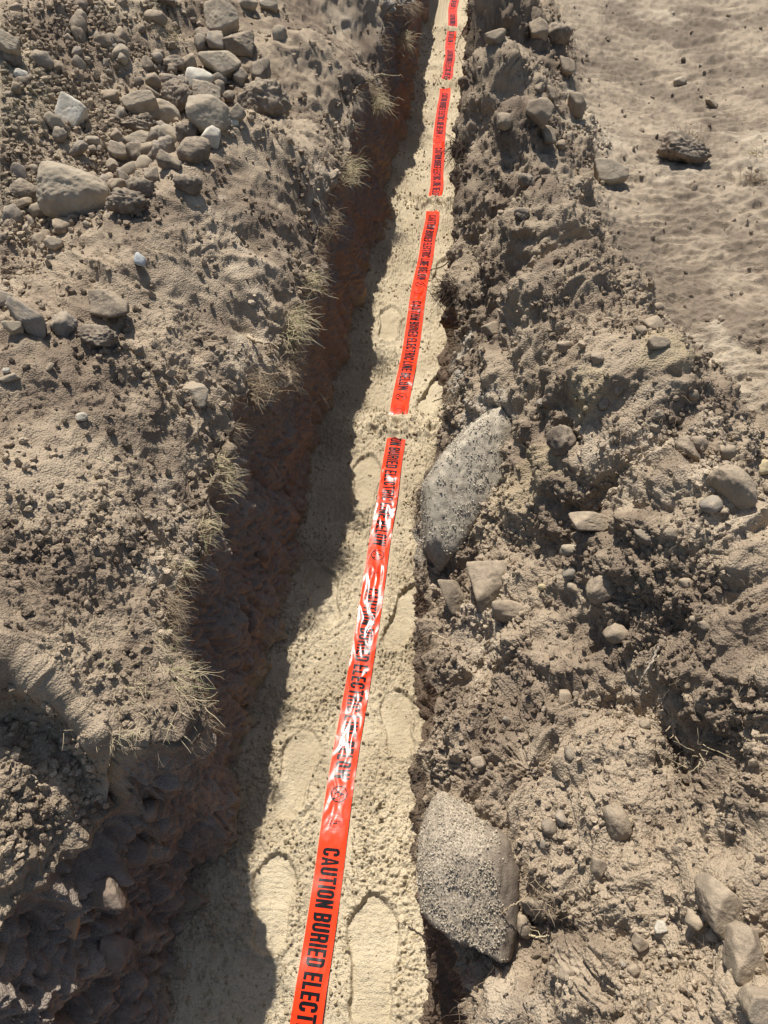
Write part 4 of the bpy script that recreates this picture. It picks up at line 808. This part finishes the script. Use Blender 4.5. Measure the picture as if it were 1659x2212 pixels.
def glyph(ch):
    k = K; h = k / 2; w = .50; L, Rr, T, B_ = h, w - h, 1 - h, h; r = .13
    bars, paths = [], []     # bars: quads in letter space; paths: stroked lines
    if ch == 'I' or ch == '1': return k, [((0, 0), (k, 0), (k, 1), (0, 1))], []
    if ch == 'L': w = .42; bars = [((0, 0), (k, 0), (k, 1), (0, 1)), ((k, 0), (w, 0), (w, k * .95), (k, k * .95))]
    elif ch == 'T': w = .46; bars = [((w / 2 - h, 0), (w / 2 + h, 0), (w / 2 + h, 1 - k), (w / 2 - h, 1 - k)), ((0, 1 - k * .95), (w, 1 - k * .95), (w, 1), (0, 1))]
    elif ch == 'E': w = .44; bars = [((0, 0), (k, 0), (k, 1), (0, 1))] + [((k, y), (w, y), (w, y + k * .9), (k, y + k * .9)) for y in (0, .5 - h, 1 - k * .9)]
    elif ch == 'N': bars = [((0, 0), (k, 0), (k, 1), (0, 1)), ((w - k, 0), (w, 0), (w, 1), (w - k, 1)), ((w - k, 0), (w - .02, 0), (k, 1), (.02, 1))]
    elif ch == 'K': bars = [((0, 0), (k, 0), (k, 1), (0, 1)), ((k, .35), (k, .6), (w, 1), (w - k, 1)), ((w - k, 0), (w, 0), (k + .1, .62), (k, .5))]
    elif ch == 'A': w = .56; bars = [((0, 0), (k, 0), (w / 2 + .02, 1), (w / 2 - h, 1)), ((w - k, 0), (w, 0), (w / 2 + h, 1), (w / 2 - .02, 1)), ((k, .2), (w - k, .2), (w - k - .04, .36), (k + .04, .36))]
    elif ch == 'W': w = .80; q = w / 4; k2 = k * .88; bars = [((q - k2 / 2, 0), (q + k2 / 2, 0), (k2, 1), (0, 1)), ((q - k2 / 2, 0), (q + k2 / 2, 0), (2 * q + k2 / 2, 1), (2 * q - k2 / 2, 1)), ((3 * q - k2 / 2, 0), (3 * q + k2 / 2, 0), (2 * q + k2 / 2, 1), (2 * q - k2 / 2, 1)), ((3 * q - k2 / 2, 0), (3 * q + k2 / 2, 0), (w, 1), (w - k2, 1))]
    elif ch in 'O0': paths = [(arc(Rr - r, T - r, r, r, 0, 90) + arc(L + r, T - r, r, r, 90, 180) + arc(L + r, B_ + r, r, r, 180, 270) + arc(Rr - r, B_ + r, r, r, 270, 360), True)]
    elif ch == 'C': paths = [([(Rr, .64)] + arc(Rr - r, T - r, r, r, 0, 90) + arc(L + r, T - r, r, r, 90, 180) + arc(L + r, B_ + r, r, r, 180, 270) + arc(Rr - r, B_ + r, r, r, 270, 360) + [(Rr, .36)], False)]
    elif ch == 'U': paths = [([(L, 1)] + arc(L + r, B_ + r, r, r, 180, 270) + arc(Rr - r, B_ + r, r, r, 270, 360) + [(Rr, 1)], False)]
    elif ch == 'D': bars = [((0, 0), (k, 0), (k, 1), (0, 1))]; paths = [([(k, T)] + arc(Rr - r, T - r, r, r, 90, 0) + arc(Rr - r, B_ + r, r, r, 0, -90) + [(k, B_)], False)]
    elif ch in 'B8': m = .51; r2 = .1; bars = [((0, 0), (k, 0), (k, 1), (0, 1))]; paths = [([(k, T)] + arc(Rr - r2, T - r2, r2, r2, 90, 0) + arc(Rr - r2, m + r2, r2, r2, 0, -90) + [(k, m)], False), ([(k, m - .03)] + arc(Rr - r2, m - .03 - r2, r2, r2, 90, 0) + arc(Rr - r2, B_ + r2, r2, r2, 0, -90) + [(k, B_)], False)]
    elif ch == 'R': m = .49; r2 = .1; bars = [((0, 0), (k, 0), (k, 1), (0, 1)), ((w - k, 0), (w, 0), (w - .02, .45), (w - k - .02, .45))]; paths = [([(k, T)] + arc(Rr - r2, T - r2, r2, r2, 90, 0) + arc(Rr - r2, m + r2, r2, r2, 0, -90) + [(k, m)], False)]
    elif ch == 'S': paths = [([(Rr, .72)] + arc(Rr - r, T - r, r, r, 0, 90) + arc(L + r, T - r, r, r, 90, 180) + [(L, .6), (Rr, .42)] + arc(Rr - r, B_ + r, r, r, 0, -90) + arc(L + r, B_ + r, r, r, 270, 180) + [(L, .28)], False)]
    elif ch == '5': paths = [([(Rr, T), (L, T), (L, .55), (Rr, .52)] + arc(Rr - r, B_ + r, r, r, 0, -90) + [(L, B_)], False)]
    elif ch == '7': bars = [((0, 1 - k), (w, 1 - k), (w, 1), (0, 1)), ((.08, 0), (.08 + k, 0), (w, 1 - k), (w - k, 1 - k))]
    return w, bars, paths
def wtext(ink, text, s0, length, t0, t1):
    W = 0; gap = .085; sp = .22
    for ch in text: W += sp if ch == ' ' else glyph(ch)[0] + gap
    W -= gap; sc = length / W; x = 0; T = lambda p: (s0 - (x + p[0]) * sc, t0 + (t1 - t0) * p[1]); capm = (t1 - t0) * .038
    for ch in text:
        if ch == ' ': x += sp; continue
        w, bars, paths = glyph(ch)
        for b in bars: ink.patch(*[T(p) for p in b])
        for p, cl in paths:
            # strokes keep an even weight after the letters are squeezed
            ink.path([T(q) for q in p], K * (sc + capm) / 2, cl)
        x += w + gap
def circ_text(ink, text, cs, ct, rad, a0, step, size):
    for i, ch in enumerate(text):
        a = R(a0 - i * step); w, bars, paths = glyph(ch)
        def T(p):
            u = (p[0] - w / 2) * size; v = rad + p[1] * size; x = v * math.cos(a) + u * math.sin(a); y = v * math.sin(a) - u * math.cos(a)
            return (cs - x, ct + y / .038)
        for b in bars: ink.patch(*[T(p) for p in b])
        for p, cl in paths: ink.path([T(q) for q in p], K * size, cl)
def ring(ink, cs, ct, r, k, n=40): ink.path([(cs + r * math.cos(a), ct + r * math.sin(a) / .038) for a in np.linspace(0, 2 * math.pi, n, endpoint=False)], k, True)
def seg(ink, cs, ct, pts, k): ink.path([(cs - p[0] * .001, ct + p[1] * .001 / .038) for p in pts], k * .001)
Y0 = un(722, 1834, .01)[1]; PER = un(806, 1272, .01)[1] - Y0; TLEN = un(806, 1272, .01)[1] - un(744, 1684, .01)[1]
print('tape text', Y0, PER, TLEN)
E1 = un(738, 1716, .01)[1] - Y0; E2 = un(726, 1776, .01)[1] - Y0
for rep in range(-1, 10):
    ys = Y0 + rep * PER
    if ys - TLEN < TY[0] + .02 or ys > TY[-1] - .3: continue
    ink = Ink(); wtext(ink, 'CAUTION BURIED ELECTRIC LINE BELOW', ys, TLEN, -.62, .62); ink.build('lettering', tape)
    # a digging figure in a heavy ring
    e = Ink(); cs, ct = ys + E1, 0.0
    ring(e, cs, ct, .0225, .0036)
    seg(e, cs, ct, [(-2, 11), (1, 14)], 5.5)                      # head
    seg(e, cs, ct, [(0, 9), (-4, 1), (-6, -5)], 6.5)              # bent back
    seg(e, cs, ct, [(-6, -5), (-1, -10), (-4, -17)], 4.0); seg(e, cs, ct, [(-6, -5), (-11, -9), (-14, -14)], 4.0)   # legs
    seg(e, cs, ct, [(-1, 7), (6, 3), (9, -1)], 3.0); seg(e, cs, ct, [(-2, 14), (8, -2), (15, -13)], 1.8)            # arm, shaft
    seg(e, cs, ct, [(11, -9), (15, -14)], 5.0); seg(e, cs, ct, [(8, -16), (16, -17)], 2.4)                           # blade, heap
    e.build('emblem', tape)
    # a lineman on a pole in a thin ring with the maker's lettering
    e = Ink(); cs, ct = ys + E2, 0.0
    ring(e, cs, ct, .0235, .0011); ring(e, cs, ct, .0158, .0006)
    circ_text(e, 'KLEIN', cs, ct, .0172, 128, 19, .0045); circ_text(e, 'TOOLS', cs, ct, .0172, 308, 19, .0045)
    seg(e, cs, ct, [(-3, -14), (-1, 14)], 1.6); seg(e, cs, ct, [(-8, 10), (7, 11)], 1.2)
    seg(e, cs, ct, [(5, 7), (6, 9)], 3.4); seg(e, cs, ct, [(5, 6), (4, 0), (7, -4)], 3.6); seg(e, cs, ct, [(4, 3), (-2, 4)], 1.6); seg(e, cs, ct, [(7, -4), (2, -7), (0, -12)], 2.0)
    wtext(e, '1857', cs - .003, .011, -.37, -.28)
    e.build('emblem', tape)

# ================================================================== ROOTS AND GRASS
def tubes(strands, sides=3):
    """strands: list of (points (n,3), radius at base); returns one tapered tube mesh"""
    V, Fc, n0 = [], [], 0; an = np.linspace(0, 2 * np.pi, sides, endpoint=False)
    for pts, r in strands:
        n = len(pts); d = np.gradient(pts, axis=0); d /= np.linalg.norm(d, axis=1)[:, None] + 1e-9
        a = np.cross(d, [.3, .2, .93]); a /= np.linalg.norm(a, axis=1)[:, None] + 1e-9; b = np.cross(d, a)
        rad = r * np.linspace(1, .35, n)
        V.append((pts[:, None, :] + rad[:, None, None] * (np.cos(an)[None, :, None] * a[:, None, :] + np.sin(an)[None, :, None] * b[:, None, :])).reshape(-1, 3))
        i = np.arange(n - 1)[:, None] * sides; j = np.arange(sides)[None, :]; k = (j + 1) % sides
        Fc.append(np.stack([i + j, i + k, i + sides + k, i + sides + j], -1).reshape(-1, 4) + n0); n0 += n * sides
    return np.concatenate(V), np.concatenate(Fc)
def wander(rg, p, d, L, n=6, curl=.25, droop=.15):
    pts = [np.array(p, float)]; d = np.array(d, float); d /= np.linalg.norm(d)
    for i in range(n):
        pts.append(pts[-1] + d * L / n); d = d + rg.normal(size=3) * curl + np.array([0, 0, -droop]); d /= np.linalg.norm(d)
    return np.array(pts)
def tuft(name, label, px, py, w, h, n, L, dirv, mat, seed, r=.0009, curl=.16, droop=.12, spread=.55, cat='grass tuft', green=0, z=None):
    rg = np.random.default_rng(seed); c = seen(px, py); t = (c - [0, 0, CAM_H]) @ FW
    if z is not None: c = un(px, py, z); t = np.linalg.norm(c - [0, 0, CAM_H])
    st, sg = [], []
    for i in range(n):
        o = RT * rg.normal() * w * t / FPX / 3.2 + np.array([-RT[1], RT[0], 0]) * rg.normal() * h * t / FPX / 3.2
        p = c + o; sz = float(surf(p[0], p[1])); p[2] = sz - .004 if abs(sz - c[2]) < .12 else c[2] - rg.uniform(0, .05)
        d = np.array(dirv) + rg.normal(size=3) * spread
        s = (wander(rg, p, d, L * rg.uniform(.4, 1.25), 6, curl, droop), r * rg.uniform(.6, 1.3))
        (sg if rg.random() < green else st).append(s)
    v, f = tubes(st); loc = c.copy(); root = mesh_obj(name, v - loc, f, mat); root.location = loc
    if sg: v, f = tubes(sg); mesh_obj('green_blades', v - loc, f, GREEN, root)
    tag(root, label, cat); return root
RTD = (.9, -.25, .25)
T = [
('dry grass tuft in its own shadow at the top of the spoil heap',345,48,56,40,260,.13,(.35,-.8,.25),STRAW,.0014,0,.9),
('big tuft of pale grass hanging over the near corner of the left bank',325,1480,120,100,620,.080,(.85,-.45,.15),STRAW,.0008,.28,.5),
('grass fringe on the short edge facing the viewer, left of the big tuft',215,1560,110,36,170,.050,(.5,-.8,.1),STRAW,.0007,.15,.5),
('green tipped grass at the left end of the near bank edge',115,1588,60,34,90,.045,(.3,-.8,.3),STRAW,.0007,.5,.5),
('upright pale grass on the left rim above the big hanging tuft',325,1385,44,80,120,.045,RTD,STRAW,.0007,.3,.5),
('reddish root hair tangle on the left rim below the curved notch',352,1290,40,70,150,.055,RTD,ROOT,.0006,0,.7),
('thin straw fringe on the left rim at the curved notch',372,1215,44,60,130,.05,RTD,STRAW,.0007,.15,.5),
('straw tuft leaning over the left rim beside the shaded hollow',425,1130,60,60,170,.06,RTD,STRAW,.0008,.15,.5),
('stiff stubble along the left rim beside the sunk angular stone',480,1010,40,90,150,.055,RTD,STRAW,.0008,.1,.5),
('tangle of roots and straw below the thick broken root',540,830,60,60,200,.075,RTD,ROOT,.0008,0,.7),
('bushy root mat around the thick broken root on the left rim',555,768,80,50,260,.085,(.7,-.5,-.1),ROOT,.0009,0,.8),
('long straw tuft on the left rim above the thick broken root',618,680,60,80,230,.10,RTD,STRAW,.0009,.15,.5),
('pale stubble tuft on the left rim where the wall turns dark red',655,590,60,50,200,.09,(.8,-.2,.4),STRAW,.0009,.25,.5),
('brown root fringe on the far left rim',712,450,30,110,220,.11,(.6,-.5,-.2),ROOT,.0009,0,.7),
('straw fringe on the left rim behind the brown root fringe',748,350,40,90,200,.12,RTD,STRAW,.0011,.2,.6),
('dense dry tuft on the left rim beside the pale crusted bank',805,205,50,60,240,.16,(.6,-.5,-.1),STRAW,.0014,.15,.7),
('small farthest grass tuft on the left rim near the top',868,75,40,60,160,.16,(.6,-.5,-.1),STRAW,.0016,0,.7),
('dark root ball hanging from the right rim beside the tape',978,612,44,44,320,.09,(-.6,-.5,-.4),DROOT,.0011,0,.7),
('dark hair roots under the white crusted sand on the right rim',918,1060,26,70,240,.05,(-.6,-.4,-.6),DROOT,.0007,0,.6),
('dark hair roots on the right rim at the lower end of the white sand',930,1215,30,60,220,.05,(-.4,-.5,-.6),DROOT,.0007,0,.6),
('straw and roots on the right rim above the white crusted sand',985,850,34,90,240,.06,(-.7,-.2,.2),ROOT,.0008,.05,.7),
('root fringe on the right rim half way up the photo',992,735,26,60,160,.07,(-.6,-.3,.1),ROOT,.0009,0,.7),
('dark tuft bulging over the far right rim',1000,310,24,40,160,.12,(-.7,-.5,-.3),DROOT,.0012,0,.6),
('pale straw wisps in the hollow above the huge crusted boulder',1130,1625,110,70,110,.055,(.1,-.5,.3),STRAW,.0008,.05,.8),
('tangle of brown roots right of the huge crusted boulder',1195,1885,80,90,360,.05,(0,-.4,-.1),ROOT,.0007,0,.9),
('root cluster hanging in the dark pit on the right bank',1478,1560,60,110,260,.07,(-.2,-.5,-.3),ROOT,.0010,0,.7),
('straw wisps beside the dark pit on the right bank',1540,1640,60,70,90,.06,(.1,-.5,.2),STRAW,.0009,.1,.8),
('fine root mat on the shaded trench side slope of the right bank',1040,1540,60,70,180,.05,(-.3,-.6,0),ROOT,.0006,0,.8),
('stiff dry grass growing out of the large dark clod on the field',1476,298,46,20,110,.09,(0,.1,.9),ROOT,.0013,0,.4),
('low dry weed by the right edge of the field',1625,385,60,34,120,.08,(0,0,.6),ROOT,.0013,.1,.9),
('pale weed stalks lying on the field above the low dry weed',1640,325,40,24,50,.10,(-.5,.1,.2),STRAW,.0014,.2,.8),
('hairy fringe of black roots around the root ball at the ridge foot',1210,80,44,34,260,.10,(.2,-.6,-.2),DROOT,.0013,0,.8),
('wispy roots on the dark clump left of the soil capped boulder',170,640,90,60,180,.07,(.3,-.6,0),ROOT,.0008,0,.9),
('red brown root hair on the dark clump at left',80,600,90,50,180,.07,(.3,-.6,.1),ROOT,.0008,0,.9),
]
for i, (lab, px, py, w, h, n, L, dv, mt, r, g, sp) in enumerate(T):
    far_ = py < 620 and px < 900; g *= .5; r *= (.9 if far_ else 1.15); L *= (.55 if far_ else .85); sp = sp * 1.25; n = int(n * (1.3 if far_ else 1.1))
    tuft('grass_tuft' if mt is STRAW else 'root_tuft', lab, px, py, w, h, n, L, dv, mt, 900 + i, r=r, green=g, spread=sp, cat='grass tuft' if mt is STRAW else 'root tuft')
def spline(pts, n=24):
    P = [np.array(p) for p in pts]; P = [2 * P[0] - P[1]] + P + [2 * P[-1] - P[-2]]; out = []
    for i in range(1, len(P) - 2):
        for t in np.linspace(0, 1, n // (len(P) - 3) + 1, endpoint=False):
            out.append(.5 * (2 * P[i] + (P[i + 1] - P[i - 1]) * t + (2 * P[i - 1] - 5 * P[i] + 4 * P[i + 1] - P[i + 2]) * t * t + (3 * P[i] - P[i - 1] - 3 * P[i + 1] + P[i + 2]) * t ** 3))
    return np.array(out + [P[-2]])
def root(label, pts, r, mat=ROOT, branches=3, seed=0, bl=.05):
    rg = np.random.default_rng(seed); c = spline([un(*p) for p in pts]); c = c + rg.normal(size=c.shape) * r * .35
    st = [(c, r)]
    for i in range(branches):
        k = int(rg.integers(2, len(c) - 2)); d = (c[k + 1] - c[k]); d = d / np.linalg.norm(d) + rg.normal(size=3) * .6
        st.append((wander(rg, c[k], d, bl * rg.uniform(.5, 1.3), 7, .35, .1), r * .4))
    v, f = tubes(st, 6); loc = c[0].copy(); o = mesh_obj('root', v - loc, f, mat); o.location = loc; tag(o, label, 'root'); return o
root('thick pale broken root sticking out over the left rim', [(535, 728, .74), (560, 738, .75), (585, 742, .74), (602, 752, .72)], .0060, plain('bare_wood', (.42, .33, .22)), 4, 1)
root('long thin root reaching over the trench from the left rim', [(640, 622, .72), (675, 626, .72), (705, 638, .70), (732, 646, .68)], .0034, ROOT, 3, 2)
root('short twig above the long thin root on the left rim', [(690, 600, .72), (700, 622, .70), (718, 640, .66)], .0022, ROOT, 2, 3)
root('curved root hanging in front of the left wall below the root mat', [(690, 848, .40), (698, 860, .40), (706, 872, .38), (711, 884, .36)], .0030, ROOT, 1, 4)
root('forked root below the bushy root mat on the left rim', [(545, 795, .68), (580, 808, .68), (600, 806, .68), (616, 808, .67)], .0030, ROOT, 4, 5)
root('wiggly thin root right of the thick broken root', [(615, 722, .68), (640, 735, .66), (655, 745, .66), (674, 743, .66)], .0018, ROOT, 2, 6)
root('dark rootlet hanging below the straw on the left rim', [(505, 905, .62), (512, 930, .60), (508, 945, .58), (512, 955, .56)], .0022, ROOT, 3, 7)
root('pale stalk lying out from the left rim near the top', [(822, 160, .74), (842, 163, .74), (865, 164, .74)], .0030, STRAW, 1, 8)
root('black root dangling over the sand from the far right rim', [(1030, 8, .62), (1018, 30, .50), (1004, 62, .32), (993, 82, .16), (986, 104, .03)], .0055, DROOT, 5, 9, .12)
root('dark root curling over the sand towards the tape from the right rim', [(1008, 500, .50), (985, 545, .36), (960, 572, .22), (930, 582, .12), (905, 585, .05)], .0045, DROOT, 3, 10, .07)
root('crooked twig poking from the right rim above the white sand', [(1006, 850, .42), (975, 858, .40), (950, 862, .38), (932, 868, .35)], .0028, DROOT, 4, 11)
root('brown root crossing the face below the huge crusted boulder', [(882, 2004, .30), (905, 2016, .30), (935, 2034, .28), (992, 2062, .26)], .0028, DROOT, 2, 12)
root('short pale stick on the right bank beside the sand', [(934, 1368, .50), (952, 1376, .51), (972, 1391, .51)], .0034, plain('pale_stick', (.44, .34, .22)), 0, 13)
root('grey root running down the right bank to the dark pit', [(1440, 1376, .84), (1418, 1410, .82), (1398, 1448, .80), (1380, 1478, .77)], .0040, plain('grey_wood', (.36, .30, .23)), 4, 14)
root('forked pale root standing in the dark pit on the right bank', [(1462, 1545, .78), (1455, 1580, .75), (1460, 1610, .72)], .0048, ROOT, 5, 15)
root('thin bent root in the middle of the smooth left bank', [(210, 990, .92), (228, 996, .92), (246, 1013, .91)], .0022, STRAW, 1, 16)
root('pale rootlet on the left bank below the long grey wedge', [(385, 706, .82), (410, 710, .81), (432, 722, .80)], .0020, STRAW, 2, 17)
root('thin root arching out of the left rim and throwing a shadow on the sand', [(395, 1135, .70), (430, 1150, .70), (462, 1140, .69), (485, 1160, .67)], .0024, ROOT, 2, 18)
root('light stalk among the stones near the lower right', [(1145, 2020, .60), (1165, 2024, .60), (1185, 2022, .60)], .0024, STRAW, 1, 19)
root('small root loop right of the huge crusted boulder', [(1080, 1978, .56), (1100, 1960, .58), (1125, 1945, .58), (1140, 1930, .58)], .0020, ROOT, 2, 20)
# root hair too fine to count
def hair(P, Nn, w, n, dirv, L, r, seed, mat, label, spread=.6, droop=.2):
    rg = np.random.default_rng(seed); F3 = P.reshape(-1, 3); N3 = Nn.reshape(-1, 3); vis, _, _ = visible(F3); w = w.ravel() * vis; cs = np.cumsum(w / w.sum()); idx = np.minimum(np.searchsorted(cs, rg.random(n)), len(cs) - 1)
    st = []
    for j in idx:
        dd = np.array(dirv) + N3[j] * .5 + rg.normal(size=3) * spread; k = np.linalg.norm(F3[j] - [0, 0, CAM_H]) / 1.8
        st.append((wander(rg, F3[j] - N3[j] * .003, dd, L * rg.uniform(.3, 1.3) * (.7 + .3 * k), 5, .3, droop), r * rg.uniform(.6, 1.3) * (.6 + .4 * k)))
    v, f = tubes(st); o = mesh_obj('fine_roots', v, f, mat); tag(o, label, kind='stuff')
gL = np.exp(-((QL + .02) / .05) ** 2) * (.2 + sstep(-.1, .4, nz(PL, .15, 141))) * (PL[..., 1] > .55)
hair(PL, NL, gL ** 2, 2400, (.5, -.35, -.2), .05, .0006, 51, ROOT, 'fine root hair fringing the left rim of the trench')
gL2 = (QL > .05) * sstep(.1, .6, nz(PL, .3, 142)) + (QL < -.05) * .5
hair(PL, NL, gL2, 1500, (.2, -.3, 0), .035, .00045, 52, ROOT, 'fine rootlets and chaff strewn over the left bank and wall', .9)
gR = np.exp(-((QR + .0) / .06) ** 2) * (.2 + sstep(-.1, .4, nz(PR, .12, 143)))
hair(PR, NRm, gR, 2400, (-.6, -.3, -.2), .045, .0006, 53, FROOT, 'fine root hair fringing the right rim of the trench')
gR2 = (QR > .03) * sstep(.0, .6, nz(PR, .25, 144))
hair(PR, NRm, gR2, 2200, (-.1, -.4, .1), .035, .0005, 54, ROOT, 'fine rootlets and chaff strewn over the right ridge and field', .9)
